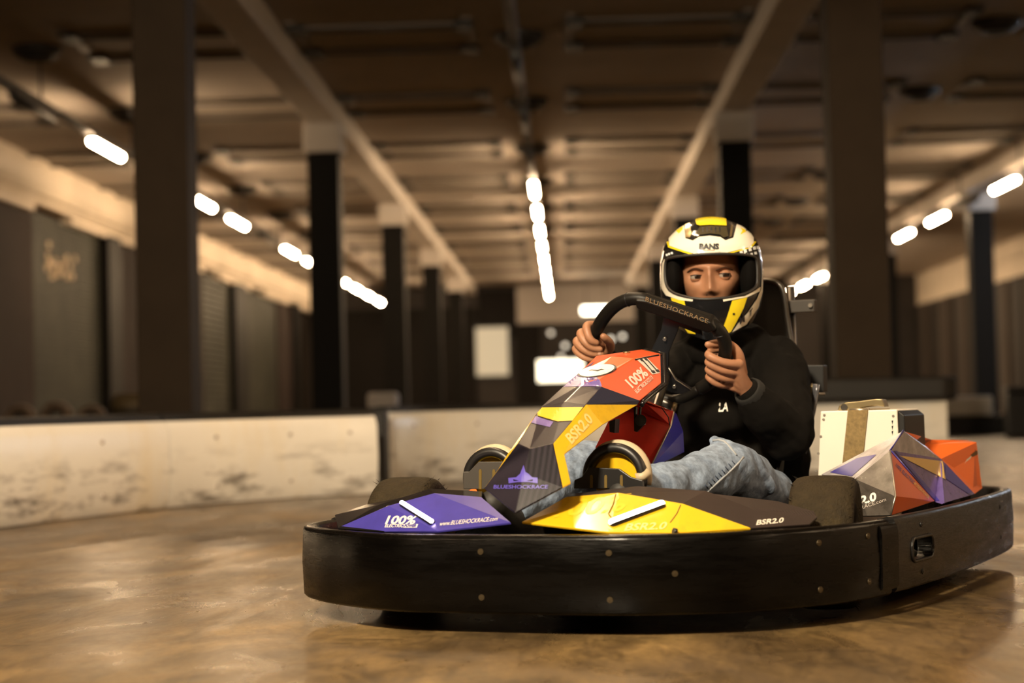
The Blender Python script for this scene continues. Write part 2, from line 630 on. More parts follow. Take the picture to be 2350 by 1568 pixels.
# ---- unlit twin batten fixtures on the ceiling, and round vents between them
ROWY = [20.1 + 4.35 * k for k in range(9)]
HALVES = [(-7.3, 'next to the cream wall beam'), (-3.97, 'left of the left beam'), (-1.72, 'between left beam and central lamps'),
          (1.01, 'between central lamps and middle beam'), (3.25, 'just right of the middle beam'), (5.82, 'beside the far beam')]
proto = None
for x, wh in HALVES:
    for k, y in enumerate(ROWY):
        lab = 'unlit twin batten fixture %s, %s' % (wh, ORD[k])
        if proto is None:
            proto = f = empty('ceiling_fixture', (x, y, Z_CEIL))
            for s in (-1, 1):
                MB().box((-.9, s * .62 - .14, -.035), (.9, s * .62 + .14, -.006)).build('batten', M_FIX, f, bevel=.01)
                MB().cyl((-.74, s * .62, -.042), (.74, s * .62, -.042), .018, 10).build('tube', M_TUBE_OFF, f)
                MB().box((s * .86 - .05, -.95, -.02), (s * .86 + .05, .95, 0)).build('rail', M_FIX, f)
                for e in (-1, 1):
                    MB().box((e * .82 - .09, s * .62 - .19, -.06), (e * .82 + .09, s * .62 + .19, -.006)).build('end_cap', M_DARKM, f, bevel=.008)
        else:
            f = copy_tree(proto)
            f.location = (x, y, Z_CEIL)
        tag(f, lab, 'light fixture', 'unlit fixtures on the ceiling')
proto = None
for x, wh in ((-.37, 'above the central lamp row'), (-5.3, 'in the bay by the shuttered wall'), (4.45, 'in the bay right of the thick column')):
    for k, y in enumerate(ROWY[:6]):
        if proto is None:
            proto = f = empty('ceiling_vent', (x, y, Z_CEIL))
            MB().lathe([(0.0, -.10), (.20, -.10), (.25, -.05), (.25, 0)], 28).build('disc', mat('vent_dark', (.03, .025, .02), .6), f)
            MB().lathe([(.12, -.13), (.12, -.10), (.16, -.10), (.16, -.13), (.12, -.13)], 24).build('ring', M_DARKM, f)
        else:
            f = copy_tree(proto)
            f.location = (x, y, Z_CEIL)
        tag(f, 'round dark ceiling vent %s, %s' % (wh, ORD[k]), 'vent', 'round vents on the ceiling')

# ---- track barriers
def barrier_material():
    m = bpy.data.materials.new('barrier_white')
    m.use_nodes = True
    nt = m.node_tree
    N, L = nt.nodes.new, nt.links.new
    b = nt.nodes['Principled BSDF']
    tc = N('ShaderNodeTexCoord')

    def nz(scale, st, lo, hi, detail=6):
        mp = N('ShaderNodeMapping')
        mp.inputs['Scale'].default_value = st
        L(tc.outputs['Object'], mp.inputs['Vector'])
        n = N('ShaderNodeTexNoise')
        n.inputs['Scale'].default_value = scale
        n.inputs['Detail'].default_value = detail
        n.inputs['Roughness'].default_value = .7
        L(mp.outputs['Vector'], n.inputs['Vector'])
        r = N('ShaderNodeMapRange')
        r.inputs[1].default_value = lo
        r.inputs[2].default_value = hi
        L(n.outputs['Fac'], r.inputs[0])
        return r.outputs[0]
    scuff = nz(2.6, (1, 1, 4.5), .50, .68, 9)
    sep = N('ShaderNodeSeparateXYZ')
    L(tc.outputs['Object'], sep.inputs[0])
    low = N('ShaderNodeMapRange')       # tyre scuffs sit on the lower half of the boards, where wheels and bumpers touch them
    low.inputs[1].default_value = .33
    low.inputs[2].default_value = .14
    L(sep.outputs[2], low.inputs[0])
    mul = N('ShaderNodeMath')
    mul.operation = 'MULTIPLY'
    L(scuff, mul.inputs[0])
    L(low.outputs[0], mul.inputs[1])
    yel = nz(1.3, (1, 1, .3), .5, .75)
    m1 = N('ShaderNodeMix')
    m1.data_type = 'RGBA'
    m1.inputs[6].default_value = (.92, .90, .85, 1)
    m1.inputs[7].default_value = (.88, .78, .58, 1)
    L(yel, m1.inputs[0])
    m2 = N('ShaderNodeMix')
    m2.data_type = 'RGBA'
    L(m1.outputs[2], m2.inputs[6])
    m2.inputs[7].default_value = (.12, .10, .08, 1)
    L(mul.outputs[0], m2.inputs[0])
    L(m2.outputs[2], b.inputs['Base Color'])
    b.inputs['Roughness'].default_value = .3
    return m


M_BARW = barrier_material()
M_BARK = mat('barrier_black', (0.012, 0.011, 0.010), 0.5, noise=.3, nscale=5)


def catmull(pts, n=8, closed=False):
    pts = [Vector(p) for p in pts]
    out = []
    m = len(pts)
    rng = range(m) if closed else range(m - 1)
    for i in rng:
        if closed:
            p0, p1, p2, p3 = pts[i - 1], pts[i], pts[(i + 1) % m], pts[(i + 2) % m]
        else:
            p0 = pts[i - 1] if i > 0 else pts[0] * 2 - pts[1]
            p1, p2 = pts[i], pts[i + 1]
            p3 = pts[i + 2] if i + 2 < m else pts[-1] * 2 - pts[-2]
        for k in range(n):
            t = k / n
            out.append(0.5 * ((2 * p1) + (-p0 + p2) * t + (2 * p0 - 5 * p1 + 4 * p2 - p3) * t * t + (-p0 + 3 * p1 - 3 * p2 + p3) * t ** 3))
    if not closed:
        out.append(pts[-1])
    return out


def sweep(path, prof, mats, name, parent=None, closed=False, cap=True, sm=True, up=Vector((0, 0, 1)), fm=0):
    """profile (out, up) swept along a horizontal path; out = to the right of the direction of travel"""
    bm = bmesh.new()
    n = len(path)
    rings = []
    for i, p in enumerate(path):
        if closed:
            t = path[(i + 1) % n] - path[i - 1]
        else:
            t = path[min(i + 1, n - 1)] - path[max(i - 1, 0)]
        t = Vector((t.x, t.y, 0)).normalized()
        o = t.cross(up)
        rings.append([bm.verts.new(p + o * a + up * b) for a, b in prof])
    m = len(prof)
    for i in range(n if closed else n - 1):
        for k in range(m):
            f = bm.faces.new((rings[i][k], rings[(i + 1) % n][k], rings[(i + 1) % n][(k + 1) % m], rings[i][(k + 1) % m]))
            f.smooth = sm
            f.material_index = fm
    if cap and not closed:
        bm.faces.new(list(reversed(rings[0])))
        bm.faces.new(rings[-1])
    bmesh.ops.recalc_face_normals(bm, faces=bm.faces[:])
    me = bpy.data.meshes.new(name)
    bm.to_mesh(me)
    bm.free()
    for q in (mats if isinstance(mats, (list, tuple)) else [mats]):
        me.materials.append(q)
    me.set_sharp_from_angle(angle=math.radians(60))
    return link(bpy.data.objects.new(name, me), parent)


def barrier(lab, pts, h=.445, rail=.03, group='white track barrier boards', post=True):
    base = Vector((pts[0][0], pts[0][1], 0))
    path = [p - base for p in (pts if isinstance(pts[0], Vector) else catmull([(x, y, 0) for x, y in pts], 8))]
    t = tag(empty('track_barrier', base), lab, 'barrier', group)
    face = [(0.0, .005), (.012, .005), (.035, .06), (.042, h * .5), (.035, h - .05), (.015, h - .005), (0.0, h)]
    sweep(path, face, M_BARW, 'face_board', t)
    sweep(path, [(-.16, .002), (-.004, .002), (-.004, h + rail), (-.03, h + rail + .012), (-.16, h + rail)], M_BARK, 'core', t, sm=False)
    for q in path[4::8]:
        for z in (.10, h - .09):
            i = path.index(q)
            d = (path[min(i + 1, len(path) - 1)] - path[max(i - 1, 0)]).normalized()
            o = d.cross(Vector((0, 0, 1)))
            MB().cyl(q + o * .036 + Vector((0, 0, z)), q + o * .046 + Vector((0, 0, z)), .011, 10).build('bolt', M_PANELG, t)
    return t


curve = catmull([(x, y, 0) for x, y in ((-2.95, 5.6), (-2.72, 7.2), (-2.44, 8.75), (-2.05, 10.1), (-1.70, 10.72), (-1.38, 11.08), (-1.085, 11.3))], 8)
barrier('scuffed white barrier board curving out of the photo, nearest the viewer', curve[:25])
barrier('white barrier board ending at the dark gap behind the front wheel', [p + Vector((.004, .012, 0)) if i == 0 else p for i, p in enumerate(curve[24:])])
barrier('white barrier board between the dark gap and the nose of the kart', [(-1.10, 12.35), (-.85, 12.9), (-.3, 13.35), (.4, 13.6)], h=.46)
barrier('white barrier board hidden mostly behind the driver', [(.44, 13.6), (1.0, 13.62), (1.38, 13.6)], h=.46)
# dark post filling the gap between the boards
t = tag(empty('barrier_post', (-1.14, 12.0, 0)), 'black post in the gap between two white barrier boards', 'post')
MB().box((-.04, -.12, 0), (.07, .12, .47)).build('post_body', M_BARK, t, bevel=.02)
MB().box((-.05, -.13, .47), (.08, .13, .485)).build('post_cap', M_BARK, t, bevel=.005)
# boxed barrier around the thick column behind the kart
t = tag(empty('column_barrier', (2.05, 14.0, 0)), 'boxed barrier with white face and thick black cap around the thick column', 'barrier')
MB().box((-.62, -.55, 0), (.52, -.50, .455)).box((.47, -.5, 0), (.52, 1.0, .455)).box((-.62, -.5, 0), (-.57, 1.0, .455)).build('face_board', M_BARW, t, bevel=.01)
bm = MB()
pl = [(-.68, -.62), (.50, -.62), (.60, -.5), (.60, 1.0), (.3, 1.0), (.3, -.30), (-.42, -.30), (-.42, 1.0), (-.68, 1.0)]
bm.prism([(a, b, .455) for a, b in pl], (0, 0, .16)).build('cap', M_BARK, t, bevel=.03, bseg=3)
# barriers further back on the right
t = tag(empty('track_barrier', (5.0, 24.0, 0)), 'distant barrier with short white board over a black base, beside the thick column', 'barrier', 'distant barriers')
MB().box((-1.5, 0, 0), (1.1, .2, .24)).build('base', M_BARK, t, bevel=.02)
MB().box((-1.5, -.03, .24), (.12, .2, .47)).build('face_board', M_BARW, t, bevel=.02)
t = tag(empty('track_barrier', (5.75, 22.6, 0)), 'black distant barrier block at the edge of the photo', 'barrier', 'distant barriers')
MB().box((-.75, 0, 0), (2.0, .25, .5)).build('base', M_BARK, t, bevel=.03)
MB().box((-.76, -.02, .5), (2.0, .27, .57)).build('cap', M_BARK, t, bevel=.02)

# ---- small things behind the barriers
M_OLDT = mat('old_tyre', (0.20, 0.135, 0.09), .8, noise=.3, nscale=6)
for k, (px, r_) in enumerate(((40, .16), (124, .17), (206, .15))):
    xx = (px - 1295) / (FPX / 20.5)
    t = tag(empty('old_tyre', (xx, 20.5, r_ + .30)), 'brown worn tyre standing behind the white barrier, %s from the photo edge' % ['first', 'second', 'third'][k], 'tyre', 'old tyres behind the barrier')
    MB().lathe([(r_ * .55, -.08), (r_ * .9, -.09), (r_, -.05), (r_, .05), (r_ * .9, .09), (r_ * .55, .08), (r_ * .55, -.08)], 24, axis='y').build('tread', M_OLDT, t)
    MB().lathe([(r_ * .55, -.03), (r_ * .3, -.02), (r_ * .3, .02), (r_ * .55, .03)], 20, axis='y').build('rim', M_DARKM, t)
    MB().box((-.12, -.1, -r_ - .30), (.12, .1, -r_ + .005)).build('stand', M_BARK, t)
t = tag(empty('barrel', (-4.35, 20.0, 0)), 'tan barrel beside the dark thick column behind the barrier', 'barrel')
MB().lathe([(.0, 0), (.19, 0), (.22, .1), (.23, .35), (.22, .6), (.19, .70), (0, .70)], 28).build('drum', mat('tan_drum', (.16, .11, .05), .6), t)
MB().lathe([(.225, .2), (.24, .21), (.24, .24), (.225, .25)], 28).lathe([(.222, .5), (.238, .51), (.238, .54), (.222, .55)], 28).build('hoop', M_DARKM, t)
t = tag(empty('marker_block', (-2.05, 22.5, 0)), 'blurred white block on a black stand behind the barrier', 'block')
MB().box((-.16, -.2, .48), (.17, .2, .67)).build('block', M_PANELG, t, bevel=.04)
MB().box((-.14, -.15, 0), (.14, .15, .48)).build('stand', M_BARK, t)

# ---- lit things at the far end
t = tag(empty('light_panel', (-.08, 45.0, 0)), 'glowing white panel on a dark stand far behind the kart nose', 'light panel')
MB().box((-.5, -.05, 1.02), (.52, .05, 1.5)).build('glow_face', mat('glow_white', (.9, .88, .8), .4, emit=(1, .9, .66), estr=3.0), t)
MB().box((-.54, -.03, .98), (.56, .07, 1.54)).box((-.06, -.03, 0), (.06, .05, 1.0)).box((-.4, -.2, 0), (.4, .2, .05)).build('frame', M_DARKM, t)
t = tag(empty('hanging_lamp', (1.0, 58.0, 0)), 'short bright white lamp hanging by the far pale band, above the steering wheel', 'lamp')
MB().box((-.42, -.1, 3.12), (.36, .1, 3.32)).build('glow_face', mat('glow_lamp', (.9, .88, .8), .4, emit=(1, .92, .7), estr=9.0), t)
MB().cyl((-.3, 0, 3.3), (-.3, 0, Z_CEIL), .012, 8).cyl((.25, 0, 3.3), (.25, 0, Z_CEIL), .012, 8).build('wires', M_DARKM, t)
for k, (px, py, s) in enumerate(((1405, 778, .5), (1432, 772, .4), (1300, 790, .35), (1290, 815, .3), (1268, 760, .25))):
    yy = 60.5
    xx = (px - 1295) / (FPX / yy)
    zz = .48 + (926 - py) / (FPX / yy)
    t = tag(empty('spot_lamp', (xx, yy, zz)), 'small dim round spot lamp near the dark end wall, %s one counted along' % ['first', 'second', 'third', 'fourth', 'fifth'][k], 'lamp', 'dim spot lamps at the end wall')
    MB().lathe([(0, -.05), (.07, -.05), (.07, -.04), (0, -.04)], 16, axis='y').build('lens', mat('spot_glow%d' % k, (.8, .8, .75), .4, emit=(1, .92, .75), estr=4.0 * s), t)
    MB().lathe([(.075, -.05), (.085, -.05), (.06, .05), (0, .05)], 16, axis='y').build('housing', M_DARKM, t)
    MB().cyl((0, .04, 0), (0, Y_B - yy, 0), .02, 8).build('arm', M_DARKM, t)

# ================================================================== THE KART
def carbon_material(name, c0, c1, rough=.3, scale=55.0):
    m = bpy.data.materials.new(name)
    m.use_nodes = True
    nt = m.node_tree
    N, L = nt.nodes.new, nt.links.new
    b = nt.nodes['Principled BSDF']
    tc = N('ShaderNodeTexCoord')
    mp = N('ShaderNodeMapping')
    mp.inputs['Rotation'].default_value = (.6, .35, .5)
    L(tc.outputs['Object'], mp.inputs['Vector'])
    w = N('ShaderNodeTexWave')
    w.inputs['Scale'].default_value = scale
    w.inputs['Distortion'].default_value = .4
    L(mp.outputs['Vector'], w.inputs['Vector'])
    mx = N('ShaderNodeMix')
    mx.data_type = 'RGBA'
    mx.inputs[6].default_value = (*c0, 1)
    mx.inputs[7].default_value = (*c1, 1)
    L(w.outputs['Fac'], mx.inputs[0])
    b.inputs['Roughness'].default_value = rough
    b.inputs['Specular IOR Level'].default_value = .4
    L(mx.outputs[2], b.inputs['Base Color'])
    return m


M_PLASTIC = mat('bumper_plastic', (0.0022, 0.0018, 0.0015), 0.28, spec=.16, noise=.35, nscale=7, bump=.06, bscale=35, stretch=(1, 1, 7), rnoise=.1)
M_PLASTIC2 = mat('bumper_plastic_side', (0.010, 0.009, 0.0085), 0.33, spec=.42, noise=.4, nscale=7, bump=.15, bscale=35, stretch=(1, 1, 7), rnoise=.12)  # side pieces: greyer and shinier than the front plastic
M_BLACK = mat('black_part', (0.010, 0.009, 0.009), 0.4)
M_BLACKG = mat('black_gloss', (0.010, 0.009, 0.010), 0.16)
M_STEEL = mat('steel', (0.42, 0.38, 0.33), 0.35, metal=.9)
M_DSTEEL = mat('dark_steel', (0.10, 0.09, 0.08), 0.35, metal=.8)
M_BLUE = mat('livery_blue', (0.055, 0.045, 0.30), 0.28, coat=.4, noise=.12, nscale=20)
M_BLUED = mat('livery_blue_deep', (0.030, 0.025, 0.42), 0.3, coat=.4)
M_YEL = mat('livery_yellow', (0.74, 0.45, 0.012), 0.30, coat=.4, dirt=(0.35, 0.20, 0.02), dscale=22, damount=.35)
M_RED = mat('livery_red', (0.85, 0.11, 0.026), 0.30, coat=.4)
M_REDD = mat('livery_dark_red', (0.58, 0.035, 0.020), 0.32, coat=.3, noise=.15, nscale=18)
M_ORNG = mat('livery_orange', (0.90, 0.17, 0.03), 0.30, coat=.4)
M_PURP = mat('livery_purple', (0.16, 0.11, 0.34), 0.25, coat=.5, noise=.2, nscale=30)
M_SILV = mat('livery_silver', (0.55, 0.52, 0.56), 0.26, metal=.35, noise=.25, nscale=25)
M_CARB = carbon_material('carbon_dark', (0.006, 0.005, 0.009), (0.022, 0.018, 0.026), .26)
M_CARBN = carbon_material('carbon_navy', (0.010, 0.010, 0.022), (0.030, 0.034, 0.075), .35, 80)
M_CARBB = carbon_material('carbon_brown', (0.022, 0.016, 0.014), (0.052, 0.038, 0.035), .36, 60)
M_WHT = mat('print_white', (0.80, 0.74, 0.66), .4)
M_GHOST = mat('print_pale_yellow', (0.82, 0.60, 0.22), .35)
M_PBLUE = mat('print_violet', (0.10, 0.075, 0.42), .35)
M_INK = mat('print_black', (0.008, 0.008, 0.012), .4)
M_LEDV = mat('led_violet_white', (.9, .9, .9), .4, emit=(.86, .66, 1.0), estr=9.0)
M_LEDW = mat('led_warm_white', (.9, .9, .9), .4, emit=(1.0, .90, .66), estr=10.0)
M_RUB = mat('tyre_rubber', (0.026, 0.018, 0.008), .75, spec=.2, noise=.35, nscale=30, dirt=(.062, .042, .013), dscale=14, bump=.5, bscale=140)
M_RUBS = mat('tyre_side', (0.020, 0.016, 0.014), .6, noise=.3, nscale=40)
M_BOX = mat('battery_white', (0.80, 0.74, 0.64), .38)
M_STRAP = mat('strap_webbing', (0.23, 0.155, 0.06), .8, dirt=(.05, .035, .015), dscale=60, noise=.25, nscale=90)
M_BRASS = mat('buckle_metal', (0.45, 0.36, 0.20), .3, metal=.9)
M_CREAMT = mat('pedal_cream', (0.50, 0.40, 0.26), .45)

kart = tag(empty('go_kart', mw=KM), 'low electric go-kart with black wraparound bumper and angular blue, yellow and red panels', 'go-kart')
EYE_K = KMI @ EYE


def facet(name, pts, faces, mats, parent, thick=.006, bevel=.0015, flip=None):
    """angular panel: named corner points, faces = ([corner names], material index)"""
    keys = list(pts)
    idx = {k: i for i, k in enumerate(keys)}
    bm = bmesh.new()
    vs = [bm.verts.new(tuple(pts[k])) for k in keys]
    for q, m in faces:
        f = bm.faces.new([vs[idx[k]] for k in q])
        f.material_index = m
    bmesh.ops.recalc_face_normals(bm, faces=bm.faces[:])
    s = sum((f.normal.dot(EYE_K - f.calc_center_median()) > 0) * f.calc_area() * 2 - f.calc_area() for f in bm.faces)
    if s < 0:
        bmesh.ops.reverse_faces(bm, faces=bm.faces[:])
    me = bpy.data.meshes.new(name)
    bm.to_mesh(me)
    bm.free()
    for q in mats:
        me.materials.append(q)
    o = link(bpy.data.objects.new(name, me), parent)
    if thick:
        so = o.modifiers.new('solid', 'SOLIDIFY')
        so.thickness = thick
        so.offset = -1
    if bevel:
        bv = o.modifiers.new('bevel', 'BEVEL')
        bv.width = bevel
        bv.segments = 2
        bv.limit_method = 'ANGLE'
        bv.angle_limit = math.radians(8)
    return o


def plane_of(a, b, c):
    n = (Vector(b) - Vector(a)).cross(Vector(c) - Vector(a)).normalized()
    if n.dot(EYE_K - Vector(a)) < 0:
        n = -n
    return Vector(a), n


from mathutils.bvhtree import BVHTree
BVH = {}


def bvh_of(o):
    if o.name not in BVH:
        bpy.context.view_layer.update()
        BVH[o.name] = BVHTree.FromObject(o, bpy.context.evaluated_depsgraph_get())
    return BVH[o.name]


def stick(x, y, on, off):
    """where the ray through a photo pixel meets a panel (object) or plane, lifted by off along the normal"""
    if isinstance(on, tuple):
        p, n = on
        return KP(x, y, p, n) + n * off
    t = bvh_of(on)
    d = (KMI.to_3x3() @ ray(x, y)).normalized()
    hit, n, _, dist = t.ray_cast(EYE_K, d)
    if hit is None:
        best = min((t.find_nearest(EYE_K + d * (3.8 + .04 * k)) for k in range(60)), key=lambda r_: r_[3])
        hit, n = best[0], best[1]
    if n.dot(EYE_K - hit) < 0:
        n = -n
    return hit + n * off


def lettering(txt, A, B, C, on, mt, parent, bold=0.0, off=.0010, name='lettering', spacing=1.0):
    """flat print: A = baseline start, B = baseline end, C = above A at cap height (photo pixels), stuck on a panel"""
    cu = bpy.data.curves.new(name, 'FONT')
    cu.body = txt
    cu.size = 1.0
    cu.offset = bold
    cu.space_character = spacing
    cu.resolution_u = 3
    tmp = bpy.data.objects.new(name, cu)
    COL.objects.link(tmp)
    bpy.context.view_layer.update()
    dg = bpy.context.evaluated_depsgraph_get()
    me = bpy.data.meshes.new_from_object(tmp.evaluated_get(dg))
    bpy.data.objects.remove(tmp)
    bpy.data.curves.remove(cu)
    xs = [v.co.x for v in me.vertices]
    x0, x1 = min(xs), max(xs)
    for v in me.vertices:
        x, y = (v.co.x - x0) / (x1 - x0), v.co.y / .69
        v.co = stick(A[0] + (B[0] - A[0]) * x + (C[0] - A[0]) * y, A[1] + (B[1] - A[1]) * x + (C[1] - A[1]) * y, on, off)
    me.update()
    me.materials.append(mt)
    return link(bpy.data.objects.new(name, me), parent)


def decal(pix, on, mt, parent, name='decal', off=.0008, step=6.0, sm=False):
    bm = bmesh.new()
    f = bm.faces.new([bm.verts.new((x, y, 0)) for x, y in pix])
    f.normal_update()
    bmesh.ops.triangulate(bm, faces=[f], ngon_method='EAR_CLIP')
    for ax in (0, 1):
        lo, hi = min(p[ax] for p in pix), max(p[ax] for p in pix)
        c = lo + step
        while c < hi:
            co = [0, 0, 0]
            no = [0, 0, 0]
            co[ax], no[ax] = c, 1
            bmesh.ops.bisect_plane(bm, geom=bm.verts[:] + bm.edges[:] + bm.faces[:], plane_co=co, plane_no=no)
            c += step
    for v in bm.verts:
        v.co = stick(v.co.x, v.co.y, on, off)
    me = bpy.data.meshes.new(name)
    bm.to_mesh(me)
    bm.free()
    me.materials.append(mt)
    if sm:
        smooth(me)
    return link(bpy.data.objects.new(name, me), parent)


# ---- bumper: one black band all round, in four pieces
HALF = [(.63, 0), (.622, .14), (.605, .25), (.565, .35), (.505, .45), (.40, .545), (.24, .63), (.02, .678), (-.28, .703), (-.7, .713),
        (-1.15, .705), (-1.36, .675), (-1.47, .59), (-1.52, .45), (-1.535, .2), (-1.54, 0)]
FAR = [(.632, -.14), (.629, -.264), (.588, -.37), (.529, -.465), (.441, -.580), (.30, -.690), (.05, -.742), (-.28, -.757), (-.7, -.762), (-1.15, -.752),
       (-1.36, -.72), (-1.47, -.63), (-1.52, -.47), (-1.535, -.2)]
RING = [Vector((u, v, 0)) for u, v in HALF] + [Vector((u, v, 0)) for u, v in reversed(FAR)]
RINGS = catmull(RING, 8, closed=True)
NR = len(RINGS)
W0, W1 = .045, .210


def bprof(t=.034, w0=W0, w1=W1):
    return [(-t, w0 + .004), (-.006, w0), (0, w0 + .006), (.003, (w0 + w1) / 2), (0, w1 - .010), (-.003, w1 - .003), (-.009, w1),
            (-t + .012, w1 + .001), (-t, w1 - .004), (-t - .002, w1 - .02)]


def ring_part(i0, i1):
    return [RINGS[i % NR].copy() for i in range(i0, i1 + 1)]


iJ = 7 * 8 - 2                                   # joint just behind the front wheel
fb = sweep(ring_part(-iJ, iJ), bprof(), M_PLASTIC, 'front_bumper', kart)
iR = 12 * 8 + 2
sbl = sweep(ring_part(iJ + 1, iR), bprof(.032, W0 + .003, W1 + .004), M_PLASTIC2, 'side_bumper', kart)
sbr = sweep(ring_part(NR - iR, NR - iJ - 1), bprof(.032, W0 + .003, W1 + .004), M_PLASTIC2, 'side_bumper', kart)
rb = sweep(ring_part(iR + 1, NR - iR - 1), bprof(.032, W0 + .003, W1 + .004), M_PLASTIC, 'rear_bumper', kart)
# overlap lip at the joint
for s in (1, -1):
    pp = ring_part(iJ - 2, iJ + 1) if s > 0 else ring_part(NR - iJ - 1, NR - iJ + 2)
    sweep(pp, [(-.002, W0 + .012), (.006, W0 + .02), (.0075, W1 - .03), (.004, W1 - .012), (-.002, W1 - .008)], M_PLASTIC, 'joint_lip', kart)


def path_at_pixel_x(px, w, side):
    """nearest point of the bumper path that the photo column px shows"""
    best = None
    for i, p in enumerate(RINGS):
        q = KM @ Vector((p.x, p.y, w))
        d = q - EYE
        z = d.dot(FWD)
        x = IMG_W / 2 + FPX * d.dot(RIGHT) / z
        e = abs(x - px) + z * .001 * 100
        if best is None or e < best[0]:
            best = (e, i)
    return best[1]


def out_dir(i):
    t = (RINGS[(i + 1) % NR] - RINGS[i - 1]).normalized()
    return t.cross(Vector((0, 0, 1)))


bolt_me = None
for px, ws, par in [(916, (.176, .083), fb), (1108, (.176, .080), fb), (1190, (.175, .079), fb), (1400, (.174, .078), fb),
                    (1548, (.13,), fb), (1880, (.178, .080), fb), (1990, (.182, .084), fb),
                    (2117, (.188, .080), sbl), (2246, (.186, .090), sbl), (2296, (.178, .098), sbl)]:
    i = path_at_pixel_x(px, .13, 1)
    for w in ws:
        o = out_dir(i)
        c = RINGS[i] + o * .002 + Vector((0, 0, w))
        b = MB()
        b.tube([c - o * .004, c + o * .0012], .0065, 12)
        b.tube([c + o * .0010, c + o * .0022], .0030, 6)
        b.build('bolt', mat('bolt_brass', (.07, .05, .025), .45, metal=.6) if par is fb else M_BLACK, par)

# oval slot in the side bumper: cut through, then show the frame behind
iS = path_at_pixel_x(2115, .13, 1)
oS = out_dir(iS)
tS = (RINGS[iS + 1] - RINGS[iS - 1]).normalized()
cS = RINGS[iS] + Vector((0, 0, .134))
pl = []
hw, hh, rc = .080, .026, .020
for (sx, sy) in ((1, 1), (-1, 1), (-1, -1), (1, -1)):
    for k in range(5):
        a = {(1, 1): 0, (-1, 1): PI / 2, (-1, -1): PI, (1, -1): 1.5 * PI}[(sx, sy)] + k * PI / 8
        pl.append(cS + tS * (sx * (hw - rc) + rc * math.cos(a)) + Vector((0, 0, sy * (hh - rc) + rc * math.sin(a))))
cut = MB().prism([p - oS * .06 for p in pl], oS * .12).build('cutter', M_BLACK, kart)
bo = sbl.modifiers.new('slot', 'BOOLEAN')
bo.object = cut
bo.operation = 'DIFFERENCE'
bo.solver = 'EXACT'
bake(sbl)
bpy.data.objects.remove(cut)
fr = MB().tube([p + oS * .003 for p in pl], .004, 8, closed=True).build('slot_rim', M_PLASTIC2, sbl)
MB().tube([cS - oS * .05 - tS * .10 + Vector((0, 0, .03)), cS - oS * .05 + tS * .12 - Vector((0, 0, .03))], .012, 12).build('slot_tube', M_STEEL, sbl)

# ---- floor tray and frame tubes
tray = MB()
inner = [p * 0.93 for p in RINGS[::4]]
tray.prism([(p.x, p.y, .055) for p in inner], (0, 0, .012)).build('floor_tray', M_BLACK, kart)
for pts in ([(.55, -.30, .10), (.55, .30, .10)], [(.50, .20, .10), (.1, .24, .09), (-.5, .30, .09), (-1.2, .33, .10)],
            [(.50, -.20, .10), (.1, -.24, .09), (-.5, -.30, .09), (-1.2, -.33, .10)], [(-1.2, -.5, .10), (-1.2, .5, .10)],
            [(0, -.48, .14), (0, -.2, .13), (0, .2, .13), (0, .42, .14)]):
    MB().tube(pts, .015, 10).build('frame_tube', M_DSTEEL, kart)
for u in (-.42, -.55, -.68, -.80, -.92, -1.04, -1.16):
    for s in (1, -1):
        MB().box((u - .008, min(s * .52, s * .68), .168), (u + .008, max(s * .52, s * .68), .182)).build('bumper_bracket', M_DSTEEL, kart)
for s in (1, -1):
    MB().tube([(-.3, s * .60, .16), (-.6, s * .62, .16), (-1.25, s * .61, .16)], .010, 8).build('frame_tube', M_DSTEEL, kart)
# stay rods at the front corners of the bumper
for s in (1, -1):
    MB().tube([(.33, s * .535, .185), (.40, s * .44, .19)], .007, 8).build('bumper_stay', M_DSTEEL, kart)
    MB().tube([(.18, s * .60, .185), (.24, s * .45, .19)], .007, 8).build('bumper_stay', M_DSTEEL, kart)

# ---- wheels
def wheel(u, v, r, wd, steer):
    h = empty('wheel', (0, 0, 0))
    h.parent = kart
    h.location = (u, v, r + .002)
    h.rotation_euler = (0, 0, steer)
    a = wd / 2
    MB().lathe([(r * .56, -a * .86), (r * .78, -a * .97), (r * .90, -a * .96), (r * .962, -a * .84), (r * .99, -a * .62), (r, -a * .3), (r, a * .3),
                (r * .99, a * .62), (r * .962, a * .84), (r * .90, a * .96), (r * .78, a * .97), (r * .56, a * .86)], 56, axis='y').build('tyre', M_RUB, h)
    MB().lathe([(r * .58, -a * .88), (r * .50, -a * .80), (r * .46, -a * .2), (r * .2, -a * .1), (0, -a * .1)], 32, axis='y').lathe(
        [(r * .58, a * .88), (r * .50, a * .80), (r * .46, a * .3), (r * .2, a * .2), (0, a * .2)], 32, axis='y').build('rim', M_DSTEEL, h)
    MB().lathe([(0, -a * .5), (r * .14, -a * .5), (r * .14, a * .5), (0, a * .5)], 16, axis='y').build('hub', M_STEEL, h)
    # torn rubber whiskers along the shoulders
    b = MB()
    rnd = random.Random(int((u + 3) * 100 + v * 10))
    for k in range(70):
        an = rnd.random() * 2 * PI
        s = rnd.choice((-1, 1))
        p = Vector((r * .965 * math.cos(an), s * a * .86, r * .965 * math.sin(an)))
        d = Vector((math.cos(an), s * rnd.uniform(.6, 1.6), math.sin(an))).normalized() * rnd.uniform(.006, .016)
        t = d.orthogonal().normalized() * .0012
        b.poly([p - t, p + t, p + d])
    b.build('rubber_whiskers', M_RUBS, h, recalc=False)['kind'] = 'stuff'
    return h


wheel(0, .503, .152, .150, math.radians(9))
wheel(0, -.560, .154, .150, math.radians(7))
wheel(-1.06, .47, .152, .20, 0)
wheel(-1.06, -.50, .152, .20, 0)
MB().cyl((-1.06, -.42, .15), (-1.06, .40, .15), .02, 14).build('rear_axle', M_DSTEEL, kart)

